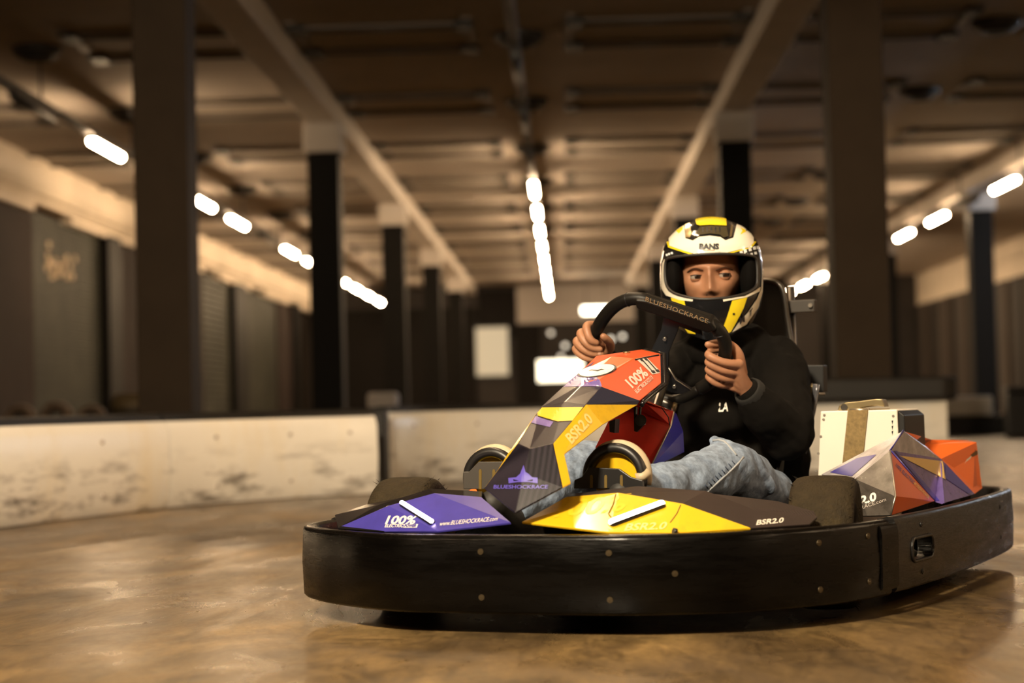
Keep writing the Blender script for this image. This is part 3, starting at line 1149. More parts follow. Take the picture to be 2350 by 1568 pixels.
# ---- blue front pod
q = dict(a=K(1172, 1199, u=.56), b=K(1003, 1219, u=.555), c=K(881, 1220, u=.485), d=K(775, 1213, u=.40), e=K(783, 1208, u=.40),
         f=K(891, 1161, u=.42), g=K(997, 1132, u=.41), h=K(1105, 1141, u=.43), i=K(987, 1122, u=.345), j=K(1107, 1128, u=.35),
         k=K(868, 1159, u=.34), l=K(768, 1182, u=.345), m=K(840, 1158, u=.27), n=K(1015, 1124, u=.27), o=K(1112, 1132, u=.28))
blue = facet('front_pod', q, [('efc', 0), ('fbc', 0), ('fgb', 0), ('ghab', 0), ('dec', 1), ('dlke', 1), ('ekif', 1), ('figi'[0:3], 1), ('gjh', 1), ('gij', 1),
                              ('lmk', 1), ('kmni', 1), ('inoj', 1)], [M_BLUE, M_BLACKG], kart)
PB1 = plane_of(q['f'], q['b'], q['c'])
PB2 = plane_of(q['g'], q['a'], q['b'])
PB3 = plane_of(q['f'], q['g'], q['b'])
PB1 = PB2 = blue
lettering('100%', (884, 1203), (952, 1203), (892, 1185), PB1, M_WHT, blue, .03)
lettering('ELECTRIC', (883, 1211), (925, 1211), (886, 1204), PB1, M_WHT, blue, .02)
decal([(926, 1212), (957, 1212), (960, 1203.5), (928, 1203.5)], PB1, M_WHT, blue)
lettering('POWER', (928, 1211), (955, 1211), (931, 1204.6), PB1, M_BLUE, blue, .03, .002)
lettering('www.BLUESHOCKRACE.com', (1008, 1208), (1141, 1196), (1012, 1198), PB2, M_WHT, blue)


def led(A, B, plane, r, mt, parent):
    p, n = plane
    a, b = KP(*A, p, n) + n * .004, KP(*B, p, n) + n * .004
    d = (b - a).normalized()
    pts = [a - d * r * .9, a - d * r * .6, a, b, b + d * r * .6, b + d * r * .9]
    t = MB().tube(pts, [r * .3, r * .8, r, r, r * .8, r * .3], 12).build('led_strip', mt, parent)
    MB().tube([x - n * .003 for x in pts], [x * 1.25 for x in (r * .3, r * .8, r, r, r * .8, r * .3)], 12).build('led_housing', M_BLACK, parent)
    return t


led((924, 1158), (992, 1201), PB3, .0062, M_LEDV, blue)

# ---- yellow front pod with dark carbon top
q = dict(a=K(1197, 1198, u=.56), b=K(1397, 1222, u=.555), c=K(1554, 1223, u=.50), d=K(1723, 1212, u=.41), e=K(1566, 1156, u=.41),
         f=K(1419, 1131, u=.43), g=K(1298, 1141, u=.45), h=K(1310, 1134, u=.37), i=K(1462, 1116, u=.35), j=K(1620, 1127, u=.26), k=K(1722, 1167, u=.27),
         l=K(1784, 1150, u=.17), m=K(1867, 1173, u=.175), n=K(1876, 1187, u=.19), o=K(1858, 1203, u=.25), p=K(1470, 1120, u=.27), r=K(1630, 1133, u=.19))
yel = facet('front_pod', q, [('abfg', 0), ('bcef', 0), ('cde', 0), ('gfih', 1), ('feji', 1), ('edkj', 1), ('dok', 1), ('onk', 1), ('knml', 1),
                             ('klrj', 1), ('jrpi', 1)], [M_YEL, M_CARBB], kart)
PY2 = plane_of(q['b'], q['c'], q['f'])
PY1 = plane_of(q['a'], q['b'], q['f'])
PY3 = yel
PY1 = yel
led((1405, 1203), (1518, 1161), PY2, .0088, M_LEDW, yel)
lettering('BSR2.0', (1432, 1219), (1526, 1215), (1440, 1203), yel, M_GHOST, yel, .02)
lettering('BSR2.0', (1735, 1206), (1797, 1200), (1738, 1195), PY3, M_WHT, yel, .03)
lettering('100%', (1270, 1188), (1430, 1172), (1292, 1150), PY1, mat('print_faint', (.76, .48, .022), .3), yel, .02)
for A, B in (((1413, 1135), (1396, 1180)), ((1396, 1180), (1404, 1196)), ((1562, 1160), (1538, 1200))):
    p, n = PY2
    MB().tube([KP(*A, p, n) + n * .0012, KP(*((A[0] + B[0]) / 2 + 3, (A[1] + B[1]) / 2), p, n) + n * .0012, KP(*B, p, n) + n * .0012], .0012, 6).build('crease', mat('crease_brown', (.25, .14, .02), .5), yel)
MB().tube([K(1545, 1219, u=.51), K(1552, 1221, u=.505)], .007, 12).build('bolt', M_BLACK, yel)

# ---- nose cone
V = Vector
c0, c1, c2, c3, c4 = (K(*p, v=0) for p in ((1182, 1178), (1201, 1087), (1215, 1031), (1296, 922), (1404, 818)))
L0, R0 = K(1111, 1121, u=.555), K(1292, 1119, u=.555)
L1, R1 = K(1188, 1018, u=.505), K(1270, 1018, u=.505)
L2, R2 = K(1239, 936, u=.330), K(1345, 929, u=.330)
L3, R3 = K(1290, 889, u=.215), K(1381, 888, u=.215)
L4, R4 = K(1335, 850, u=.115), K(1376, 870, u=.225)
L5, R5 = K(1365, 828, u=.010), K(1456, 822, u=.010)
S1, S2 = K(1296, 1043, v=.068), K(1311, 1110, v=.095)
S3, S4 = K(1385, 974, v=.085), K(1464, 929, v=.090)
S5, S6, S7 = K(1469, 920, v=.092), K(1518, 880, v=.100), K(1515, 812, v=.098)
_pr = plane_of(R3, S5, S6)
S7, R5, R4 = KP(1516, 812, *_pr), KP(1456, 822, *_pr), KP(1376, 870, *_pr)
T1, T2 = K(1473, 802, v=.0), K(1404, 818, v=0)
c5 = K(1340, 880, v=0)
mir = lambda p: V((p.x, -p.y, p.z))
q = dict(c0=c0, c1=c1, c2=c2, c3=c3, c5=c5, T2=T2, T1=T1, L0=L0, R0=R0, L1=L1, R1=R1, L2=L2, R2=R2, L3=L3, R3=R3, L4=L4, R4=R4, L5=L5, R5=R5,
         S1=S1, S2=S2, S3=S3, S4=S4, S5=S5, S6=S6, S7=S7, X1=mir(S1), X2=mir(S2), X3=mir(S3), X4=mir(S4), X6=mir(S6), X7=V((S7.x, -.09, S7.z)))
F = lambda s, m: (s.split(), m)
nose = facet('nose_cone', q, [
    F('c0 c1 L0', 0), F('c0 R0 c1', 0), F('L0 c1 c2 L1', 0), F('c1 R0 R1 c2', 0),
    F('R1 R0 S2 S1', 1), F('R1 S1 S3 S4 R2', 1), F('R2 S4 S5 R3', 3), F('R3 S5 S6 S7 R5 R4', 2),
    F('L1 c2 c3 L2', 0), F('c2 R1 R2 c3', 0), F('L2 c3 c5 L3', 0), F('c3 R2 R3 c5', 0),
    F('L3 c5 L4', 4), F('c5 R3 R4', 4), F('L4 c5 T2 L5', 2), F('c5 R4 R5 T2', 2),
    F('L5 T2 T1', 2), F('T2 R5 S7 T1', 2),
    F('L1 X1 X2 L0', 1), F('L1 L2 X4 X3 X1', 1), F('L2 L3 X4', 3), F('L3 L4 L5 X7 X6 X4', 2), F('L5 T1 X7', 2)],
    [M_CARB, M_YEL, M_RED, M_CARBN, M_PURP], kart, thick=.005, bevel=.0025)
# livery bands on the top faces
decal([(1229, 953), (1244, 936), (1338, 935), (1314, 966), (1280, 968)], nose, M_YEL, nose, 'stripe')
decal([(1219, 971), (1229, 956), (1270, 969), (1262, 981)], nose, M_PURP, nose, 'stripe')
decal([(1292, 888), (1381, 887), (1376, 871), (1366, 862), (1345, 852), (1365, 829.5), (1336, 850)], nose, M_PURP, nose, 'stripe', .0006)
for rad, mt, of in ((1.0, M_INK, .0014), (.90, M_WHT, .0022)):
    pts = []
    for k in range(40):
        a = 2 * PI * k / 40
        ex, ey = 45 * rad * math.cos(a), 14.5 * rad * math.sin(a)
        pts.append((1370 + ex - ey * .3, 852 + ey - ex * .14))
    decal(pts, nose, mt, nose, 'oval_badge', of, 4.0)
decal([(1350, 854), (1358, 850.5), (1372, 852), (1380, 849), (1388, 851), (1380, 851.5), (1372, 854.5), (1358, 852.5)], nose, M_INK, nose, 'badge_mark', .0030)
lettering('100%', (1450, 891), (1488, 859.5), (1433, 874), nose, M_WHT, nose, .035)
lettering('ELECTRIC', (1461, 904), (1482, 884), (1455, 896.5), nose, M_WHT, nose, .02)
decal([(1483, 884), (1499, 869), (1493, 862), (1477, 877)], nose, M_WHT, nose)
lettering('POWER', (1483.5, 882.3), (1497.3, 869), (1478.8, 876.5), nose, M_RED, nose, .03, .0018)
z1 = lambda *q_: [(1400 + x / 15.68, 790 + y / 15.68) for x, y in q_]
decal(z1((920, 530), (1285, 460), (1850, 1030), (1520, 1098)), nose, M_WHT, nose, 'number_plate')
decal(z1((1050, 545), (1135, 535), (1500, 955), (1570, 955), (1630, 1035), (1530, 1058), (1455, 985), (1470, 965), (1165, 620), (1120, 628)), nose, M_INK, nose, 'number_one', .0016)
decal(z1((1200, 522), (1290, 505), (1655, 920), (1715, 915), (1785, 1000), (1680, 1022), (1610, 950), (1625, 935), (1320, 590), (1280, 603)), nose, M_INK, nose, 'number_one', .0016)
lettering('BSR2.0', (1311, 1020), (1361, 966), (1296, 1001), nose, M_GHOST, nose, .03)
lettering('BLUESHOCKRACE', (1133, 1122), (1257, 1122), (1134, 1114), nose, M_PBLUE, nose, .02)
decal([(1167, 1098), (1185, 1096), (1194, 1088), (1198, 1078), (1202, 1068), (1206, 1084), (1213, 1088), (1221, 1096), (1234, 1097), (1234, 1110), (1214, 1107), (1188, 1107), (1168, 1110)], nose, M_PBLUE, nose, 'emblem')
decal([(1178, 1101), (1192, 1104), (1180, 1105)], nose, M_CARB, nose, 'emblem', .0016)
decal([(1223, 1101), (1209, 1104), (1222, 1105)], nose, M_CARB, nose, 'emblem', .0016)
# black rear rim of the head and the latch on top
rim = [S4, S5, S6, S7, T1]
MB().tube([p + V((-.013, .004, -.002)) for p in rim], .0055, 10).build('rear_rim', M_BLACKG, nose)
MB().tube([stick(x, y, nose, 0) for x, y in ((1457, 826), (1475, 822), (1495, 818), (1512, 815))], .0018, 6).build('seam', M_INK, nose)
MB().cyl(K(1438, 811, v=.0), K(1438, 811, v=.0) + V((0, 0, .004)), .009, 16).build('cap_screw', M_BRASS, nose)
# black liner inside the head
yk = lambda p, k: V((p.x - .004, p.y * k, p.z - .008))
MB().prism([yk(S4, .8), yk(S6, .82), yk(S7, .8), yk(S7, -.8), yk(S6, -.82), yk(S4, -.8)], (.03, 0, 0)).build('liner', M_BLACK, kart)

# ---- red and blue shroud under the wheel
q = dict(a=K(1470, 915, u=-.10), b=K(1484, 923, u=-.10), c=K(1547, 945, u=-.16), d=K(1540, 976, u=-.13), e=K(1491, 1077, u=-.02), f=K(1470, 1083, u=-.01), g=K(1366, 1027, u=-.02),
         h=K(1394, 971, u=-.07), i=K(1420, 915, u=-.12), j=K(1568, 990, u=-.24), k=K(1571, 1038, u=-.24), l=K(1497, 1077, u=-.12), n=K(1553, 950, u=-.24),
         o=K(1430, 905, u=-.26))
shroud = facet('column_shroud', q, [F('b c d a', 0), F('a d e f g h i', 0), F('c n j d', 1), F('d j k l e', 1), F('i b c n o', 0)], [M_REDD, M_BLUED], kart, thick=.005)
MB().tube([K(1547, 946, u=-.155), d_ := K(1540, 976, u=-.125), K(1491, 1077, u=-.015)], .0022, 8).build('edge_trim', M_STEEL, shroud)
MB().tube([K(1518, 935, u=-.12), K(1534, 958, u=-.12), K(1537, 976, u=-.12)], .0014, 6).build('panel_line', M_INK, shroud)
# bracket hanging under the nose
br = MB()
br.prism([K(x, y, u=.02) for x, y in ((1454, 934), (1460, 934), (1458, 962), (1478, 960), (1478, 975), (1462, 992), (1455, 990))], (-.012, 0, 0))
br.prism([K(x, y, u=.0) for x, y in ((1467, 934), (1470, 934), (1468, 958), (1465, 958))], (-.01, 0, 0))
br.build('steering_bracket', M_BLACKG, kart, bevel=.001)
MB().cyl(K(1470, 965, u=.03), K(1470, 965, u=.0), .014, 14).build('bracket_joint', M_BLACK, kart)
MB().prism([K(x, y, u=.04) for x, y in ((1398, 968), (1412, 962), (1410, 994), (1399, 992))], (-.03, 0, 0)).build('bracket_block', M_BLACK, kart)

# ---- pedals: cream hoop, yellow disc, black slotted guard
def pedal(u, tops, guard, slots, cx, cw, r, name='pedal'):
    p = empty(name)
    p.parent = kart
    c = V((u, cx, cw))
    arc = [c + V((-.0, r * math.cos(a), r * math.sin(a))) for a in [PI * k / 20 for k in range(-2, 23)]]
    b = MB()
    b.tube(arc, .012, 12)
    b.build('hoop_front', M_BLACK, p)
    arc2 = [q_ + V((-.022, 0, .004)) for q_ in arc]
    MB().tube(arc2, .015, 12).build('hoop', M_CREAMT, p)
    MB().lathe([(0, -.012), (r * .86, -.012), (r * .86, .0), (0, .0)], 32, axis='x', c=c + V((-.01, 0, 0)), sm=False).build('disc', M_YEL, p)
    b = MB()
    b.prism([K(x, y, u=u + .045) for x, y in guard], (-.008, 0, 0))
    b.build('guard', M_BLACK if name == 'pedal' else mat('guard_grey', (.05, .043, .037), .5), p, bevel=.0015)
    for (x, y0, y1) in slots:
        MB().prism([K(x + dx, y, u=u + .0465) for dx, y in ((-3.2, y1), (3.2, y1), (3.2, y0 + 4), (2, y0 + 1), (0, y0), (-2, y0 + 1), (-3.2, y0 + 4))], (-.001, 0, 0)).build('slot', mat('slot_ochre', (.13, .08, .01), .6), p)
    return p


cR = K(1411, 1096, u=.26)
pedal(.26, None, [(1316, 1122), (1318, 1102), (1335, 1095), (1350, 1073), (1420, 1076), (1447, 1095), (1474, 1103), (1478, 1122)],
      [(1357, 1090, 1120), (1390, 1090, 1120), (1426, 1090, 1118)], cR.y, cR.z, .066)
MB().tube([K(1460, 1098, u=.27), K(1474, 1094, u=.265), K(1488, 1084, u=.255)], .011, 10).build('pedal_arm', M_CREAMT, bpy.data.objects['pedal'])
cL = K(1128, 1098, u=.26)
pedal(.26, None, [(1063, 1123), (1063, 1083), (1076, 1083), (1098, 1060), (1160, 1060), (1150, 1090), (1110, 1123)],
      [(1102, 1077, 1123), (1133, 1077, 1105)], cL.y, cL.z, .060, 'foot_guard')

# ---- steering wheel
WN = V((-math.cos(math.radians(32)), 0, math.sin(math.radians(32))))
WC = K(1530, 800, u=-.40)
wp = lambda x, y, o=0.0: KP(x, y, WC, WN) + WN * o
rim_px = [(1358, 792), (1362, 772), (1372, 752), (1388, 726), (1412, 702), (1440, 688), (1470, 686), (1500, 696), (1545, 711), (1590, 727), (1622, 739), (1645, 753),
          (1660, 775), (1665, 800), (1660, 830), (1648, 856), (1630, 877), (1606, 893)]
rimp = catmull([wp(x, y) for x, y in rim_px], 5)
sw = empty('steering_wheel')
sw.parent = kart
b = MB()
b.tube(rimp, .0172, 16)
b.build('rim', mat('grip_black', (.006, .005, .004), .45, spec=.25, noise=.3, nscale=60), sw)
low = catmull([wp(x, y) for x, y in ((1358, 792), (1366, 830), (1398, 872), (1440, 898), (1494, 907), (1545, 918), (1580, 908), (1606, 893))], 5)
MB().tube(low, .0135, 14).build('rim_lower', mat('grip_black', (.016, .014, .013)), sw)
MB().tube([wp(1492, 905, -.012), wp(1536, 922, -.012), wp(1549, 927, -.012)], [.012, .0125, .013], 14).build('column_stub', M_DSTEEL, sw)
MB().tube([wp(1547, 926, -.012), wp(1556, 929, -.012)], .014, 14).build('stub_collar', M_BRASS, sw)
# flat top bar
bar = [wp(x, y, -.0225) for x, y in ((1462, 678), (1484, 680), (1636, 730), (1650, 748), (1630, 756), (1480, 704), (1465, 700))]
MB().prism(bar, WN * .042).build('top_bar', mat('grip_black', (.016, .014, .013)), sw, bevel=.006, bseg=3)
spoke = [wp(x, y, -.004) for x, y in ((1470, 706), (1520, 716), (1610, 746), (1614, 770), (1560, 748), (1536, 808), (1535, 840), (1552, 868), (1590, 892), (1580, 905),
                                      (1540, 900), (1510, 880), (1500, 850), (1490, 812), (1518, 756), (1524, 722))]
MB().prism(spoke, WN * .006).build('spoke_plate', M_BLACKG, sw, bevel=.0012)
MB().tube([wp(1536, 842, -.006), wp(1552, 869, -.006), wp(1588, 893, -.006)], .0016, 6).build('spoke_edge', M_STEEL, sw)
for x, y in ((1527, 775), (1549, 884)):
    MB().tube([wp(x, y, -.010), wp(x, y, 0)], .0048, 12).build('bolt', M_STEEL, sw)
for x, y in ((1438, 688), (1655, 768)):
    t = wp(x + 4, y, 0)
MB().tube([wp(1530, 860, 0), V((-.10, 0, .30)), V((.1, 0, .16))], .012, 12).build('steering_column', M_DSTEEL, kart)
PW = (wp(1560, 715, -.0225), -WN)
lettering('BLUESHOCKRACE', (1481, 690), (1624, 742), (1483, 680.5), PW, mat('print_bronze', (.36, .25, .13), .4), sw, .0, .0012, spacing=1.1)
for x0, y0, x1, y1 in ((1436, 676, 1446, 700), (1638, 768, 1668, 764)):
    c = (wp(x0, y0) + wp(x1, y1)) / 2
    d = (wp(x1, y1) - wp(x0, y0)).normalized()
    n2 = WN.cross(d)
    MB().tube([c + (d * math.cos(a) + WN * math.sin(a)) * .0176 for a in [2 * PI * k / 20 for k in range(20)]], .0012, 6, closed=True).build('grip_seam', M_INK, sw)

# ---- seat, head plate and brackets
seat = MB()
sec = []
N_ = 18
for k in range(9):                # side profile from front lip to the top of the back
    u, w0_, hw_, side = [(-.42, .15, .17, .03), (-.52, .105, .185, .09), (-.66, .09, .195, .17), (-.80, .10, .20, .27), (-.90, .16, .205, .26),
                         (-.965, .27, .21, .16), (-1.0, .38, .205, .08), (-1.03, .47, .19, .04), (-1.05, .55, .17, .015)][k]
    row = []
    for j in range(N_ + 1):
        t = -1 + 2 * j / N_
        v = math.sin(t * PI / 2) * hw_
        e = max(0, (abs(t) - .45) / .55) ** 1.6
        back = k / 8
        row.append(V((u + side * e * min(1, back * 1.35) * .9, v, w0_ + side * e * (1 - back * .45))))
    sec.append(row)
sv = [p for r_ in sec for p in r_]
sf = [(i * (N_ + 1) + j, i * (N_ + 1) + j + 1, (i + 1) * (N_ + 1) + j + 1, (i + 1) * (N_ + 1) + j) for i in range(8) for j in range(N_)]
st = mesh('seat', sv, sf, M_BLACKG, kart, sm=True)
so = st.modifiers.new('solid', 'SOLIDIFY')
so.thickness = .008
so.offset = 0
# polished flank of the seat shell, as seen behind the driver's arm
edge = [(1876, 882), (1874, 900), (1866, 945), (1856, 990), (1846, 1040), (1838, 1082)]
fl = [K(x, y, u=-.80) for x, y in edge]
fl2 = [K(x - 20, y + 2, u=-.88) for x, y in edge]
b = MB()
for i in range(len(fl) - 1):
    b.poly([fl[i], fl[i + 1], fl2[i + 1], fl2[i]])
o = b.build('seat_flank', mat('seat_polish', (.12, .12, .135), .25, metal=.5), kart)
smooth(o.data)
so = o.modifiers.new('solid', 'SOLIDIFY')
so.thickness = .008
MB().tube(fl, .007, 10).build('seat_edge', mat('seat_polish', (.12, .12, .135)), kart)
MB().tube([K(1868, 885, u=-.82), K(1862, 890, u=-.82), K(1858, 940, u=-.82)], .009, 10).build('seat_stay', M_BRASS, kart)
hp = [(1690, 905), (1700, 700), (1712, 660), (1735, 645), (1768, 643), (1787, 650), (1798, 668), (1806, 720), (1830, 850), (1834, 905)]
MB().prism([K(x, y, u=-1.02) for x, y in hp], (-.02, 0, 0)).build('head_plate', mat('pad_black', (.020, .017, .014), .6), kart, bevel=.006)
fp = [K(x, y, u=-1.015) for x, y in ((1700, 900), (1706, 700), (1716, 664), (1738, 647), (1768, 645), (1790, 655), (1800, 680), (1808, 740), (1832, 870), (1835, 905))]
MB().tube(catmull(fp, 5), .008, 10).build('head_frame', M_DSTEEL, kart)
MB().prism([K(x, y, u=-1.04) for x, y in ((1800, 690), (1869, 687), (1869, 716), (1806, 719))], (-.03, 0, 0)).build('upper_bracket', mat('bracket_dark', (.035, .028, .022), .45), kart, bevel=.003)
MB().tube([K(1859, 701, u=-1.03), K(1859, 701, u=-1.045)], .006, 12).build('bolt', M_STEEL, kart)
MB().prism([K(x, y, u=-1.04) for x, y in ((1830, 838), (1890, 838), (1891, 900), (1832, 902))], (-.04, 0, 0)).build('lower_bracket', M_BLACK, kart, bevel=.003)
MB().tube([K(1868, 906, u=-1.04), K(1893, 904, u=-1.04)], .004, 8).build('bracket_pin', M_STEEL, kart)
for v_ in (-.13, .13):
    MB().tube([V((-1.06, v_, .12)), V((-1.08, v_, .5)), V((-1.06, v_, .80))], .011, 10).build('back_stay', M_DSTEEL, kart)

# ---- battery box with strap
ub = -.62
bx = [K(1883, 944, u=ub), K(2059, 943, u=ub), K(1864, 1087, u=ub)]
vl, vr, vb = bx[0].y, bx[1].y, K(1864, 1087, u=ub).y
wt, wbm = bx[0].z, .16
battery = empty('battery_box')
battery.parent = kart
MB().prism([V((ub, vl, wt)), V((ub, vr, wt)), V((ub, vr + .004, wbm)), V((ub, vl - .02, wbm))], (-.24, 0, 0)).build('case', M_BOX, battery, bevel=.003)
MB().prism([V((ub - .004, vr + .001, wt - .002)), V((ub - .004, vr + .018, wt - .016)), V((ub - .004, vr + .020, wbm)), V((ub - .004, vr, wbm))], (-.23, 0, 0)).build('side_cover', M_BLACK, battery, bevel=.003)
s = [K(1946, 944, u=ub + .002), K(1992, 944, u=ub + .002), K(1981, 1040, u=ub + .002), K(1934, 1060, u=ub + .002)]
dl = (s[3] - s[0]) / (s[0].z - s[3].z)
lo = [s[0] + dl * (s[0].z - wbm), s[1] + dl * (s[1].z - wbm)]
b = MB()
b.prism([s[0], s[1], lo[1], lo[0]], (.0025, 0, 0))
b.prism([s[0] + V((.002, 0, 0)), s[1] + V((.002, 0, 0)), s[1] + V((-.24, 0, .002)), s[0] + V((-.24, 0, .002))], (0, 0, .0025))
b.build('strap', M_STRAP, battery)
for x, y in ((1892, 953), (1890, 963), (1884, 1002), (1878, 1041), (1873, 1081), (2050, 955)):
    c = K(x, y, u=ub)
    MB().tube([c - V((.002, 0, 0)), c + V((.002, 0, 0))], .0034, 10).build('rivet', M_STEEL, battery)
for y in (966, 978, 990):
    MB().prism([K(2046, y, u=ub + .0005), K(2050, y - 1, u=ub + .0005), K(2048, y + 9, u=ub + .0005)], (.0006, 0, 0)).build('scratch', M_INK, battery)
MB().prism([K(x, y, u=ub - .05) for x, y in ((1922, 942), (1926, 931), (1940, 924), (1962, 922), (2010, 916), (2024, 917), (2030, 934), (2012, 931), (1978, 936), (1960, 944))], (-.05, 0, 0)).build('buckle_lever', M_BRASS, battery, bevel=.002)
MB().cyl(K(1937, 935, u=ub - .045), K(1937, 935, u=ub - .105), .009, 14).build('buckle_pin', M_DSTEEL, battery)
MB().cyl(K(1950, 942, u=ub - .04), K(1995, 941, u=ub - .04), .005, 10).build('buckle_bar', M_STEEL, battery)

# ---- left side pod
q = dict(A=K(2073, 989, u=-.50), B=K(2043, 1034, u=-.37), C=K(2055, 1139, u=-.27), D=K(2044, 1183, u=-.255), F=K(1990, 1184, u=-.26), E=K(1885, 1089, u=-.50),
         J=K(2146, 1150, u=-.70), N=K(2167, 1155, u=-.68), Q=K(2237, 1134, u=-1.03), H=K(2159, 1053, u=-.85), O1=K(2121, 1020, u=-.90), O2=K(2241, 1015, u=-1.12),
         O3=K(2138, 1009, u=-1.0), S=K(2254, 1121, u=-1.14), G=K(1962, 1100, u=-.32), O4=K(2222, 1011, u=-1.2), M=K(1952, 1186, u=-.30))
pod = facet('side_pod', q, [F('A B G E', 5), F('B C D F G', 0), F('B J C', 1), F('C J D', 1), F('A H B', 2), F('B H N J', 3), F('A O1 H', 3), F('H Q N', 3), F('O1 O2 S Q H', 1),
                            F('O1 O3 O4 O2', 1), F('A O3 O1', 4), F('G F M', 0)],
            [mat('pod_gloss_black', (.055, .048, .042), .22, noise=.3, nscale=25, rnoise=.08), M_ORNG, M_SILV, M_PURP, M_BLACKG, M_SILV], kart, thick=.006)
PF = pod
lettering('2.0', (1975, 1159), (2012, 1148), (1974, 1141), PF, M_WHT, pod, .04)
lettering('RACE.com', (1977, 1170), (2034, 1150), (1976, 1162), PF, mat('print_grey', (.45, .40, .36), .4), pod)
PS = pod
decal([(2062, 1046), (2162, 1059), (2169, 1101)], PS, mat('pale_yellow', (.75, .50, .16), .3, coat=.4), pod, 'stripe', .0015)
decal([(2052, 1036), (2057, 1034), (2157, 1150), (2147, 1150)], PS, M_BLUE, pod, 'stripe', .0012)
decal([(2169, 1064), (2230, 1130), (2222, 1134), (2168, 1098)], pod, M_BLUE, pod, 'stripe', .0012)
PO = pod
lettering('100% ELECTRIC', (2054, 1070), (2096, 1112), (2057, 1064), PO, M_BLUE, pod, .02)
lettering('MOTION POWER', (2096, 1112), (2130, 1146), (2099, 1106), PO, M_GHOST, pod, .02)
PR = pod
decal([(2212, 1066), (2217, 1055), (2229, 1045), (2226, 1053), (2216, 1060)], PR, M_WHT, pod, 'tear', .0015)
decal([(2226, 1045), (2243, 1031), (2242, 1044), (2231, 1049)], PR, mat('tear_brown', (.10, .05, .015), .5), pod, 'tear', .0015)
decal([(1905, 1085), (1968, 1052), (2012, 1044), (1955, 1094)], pod, M_BLUE, pod, 'stripe', .0012)
MB().tube([q['A'], q['B'], q['J']], .003, 8).build('ridge_trim', M_BLUE, pod)
MB().tube([q['B'], q['C'], q['D']], .0022, 8).build('ridge_trim', M_STEEL, pod)

# ---- right side pod: a lower closed wedge on the far side
q2 = dict(a=V((-.33, -.50, .19)), b=V((-.36, -.655, .19)), c=V((-1.22, -.655, .19)), d=V((-1.22, -.38, .19)), e=V((-.48, -.36, .19)),
          f=V((-.46, -.57, .285)), g=V((-.80, -.58, .335)), h=V((-1.16, -.60, .325)), i=V((-.85, -.42, .26)))
pod2 = facet('side_pod', q2, [F('a b f', 1), F('b c h g f', 0), F('a f e', 1), F('e f g i', 0), F('e i d', 1), F('i g h d', 1), F('c d h', 1)], [M_BLUE, M_ORNG], kart, thick=.006)

# ================================================================== THE DRIVER
M_SKIN = mat('skin', (0.37, 0.175, 0.095), .5, noise=.08, nscale=30)
MATS['skin'].node_tree.nodes['Principled BSDF'].inputs['Subsurface Weight'].default_value = .15
MATS['skin'].node_tree.nodes['Principled BSDF'].inputs['Subsurface Radius'].default_value = (.01, .004, .002)
M_HOOD = mat('hoodie_black', (0.0045, 0.0036, 0.0028), .9, spec=.12, bump=.25, bscale=25)
M_RIBC = mat('hoodie_rib', (0.009, 0.008, 0.007), .9)
M_DENIM = mat('denim', (0.20, 0.255, 0.35), .85, noise=.5, nscale=38, dirt=(.055, .085, .15), dscale=16, damount=.75, bump=.3, bscale=60)
M_SEAM = mat('denim_seam', (0.33, 0.35, 0.38), .85)
M_LACQ = mat('helmet_black', (0.008, 0.008, 0.009), .12, coat=.6)
M_HWHT = mat('helmet_white', (0.82, 0.77, 0.64), .16, coat=.6)
M_HYEL = mat('helmet_yellow', (0.80, 0.62, 0.020), .16, coat=.6)
M_HPAD = mat('helmet_lining', (0.004, 0.0034, 0.003), .9, spec=.08)


class Blob(MB):
    """rounded tapering limbs that are fused into one skin afterwards"""

    def limb(self, pts, rs, n=6, seg=14, spline=True):
        pts = [V(p) for p in pts]
        if spline and len(pts) > 2:
            path = catmull(pts, n)
            k = len(pts) - 1
            rr = []
            for i in range(len(path)):
                x = i / n
                a = min(int(x), k - 1)
                rr.append(rs[a] + (rs[a + 1] - rs[a]) * (x - a))
        else:
            path, rr = pts, list(rs)
        d0 = (path[0] - path[1]).normalized()
        d1 = (path[-1] - path[-2]).normalized()
        pre = [path[0] + d0 * rr[0] * c for c in (.98, .8, .45)]
        prr = [rr[0] * c for c in (.2, .6, .89)]
        post = [path[-1] + d1 * rr[-1] * c for c in (.45, .8, .98)]
        por = [rr[-1] * c for c in (.89, .6, .2)]
        self.tube(pre + path + post, prr + rr + por, seg)
        return self

    def ball(self, c, r, rot=None, seg=24):
        r = V(r) if hasattr(r, '__len__') else V((r, r, r))
        m = Matrix.Translation(V(c)) @ ((rot or Matrix.Identity(3)).to_4x4()) @ Matrix.Diagonal((*r, 1))
        bmesh.ops.create_uvsphere(self.bm, u_segments=seg, v_segments=seg // 2, radius=1, matrix=m)
        return self

    def fuse(self, name, mt, voxel, it=4, parent=None, disp=None, fac=.5):
        o = self.build(name, mt, parent, recalc=True, weld=False)
        r = o.modifiers.new('fuse', 'REMESH')
        r.mode = 'VOXEL'
        r.voxel_size = voxel
        r.use_smooth_shade = True
        if it:
            s = o.modifiers.new('soft', 'SMOOTH')
            s.iterations = it
            s.factor = fac
        if disp:
            for j, (size, strength) in enumerate(disp):
                tx = bpy.data.textures.new(name + '_folds%d' % j, 'CLOUDS')
                tx.noise_scale = size
                tx.noise_depth = 1
                d = o.modifiers.new('folds', 'DISPLACE')
                d.texture = tx
                d.strength = strength
                d.mid_level = .5
                d.texture_coords = 'LOCAL'
        bake(o)
        smooth(o.data)
        return o


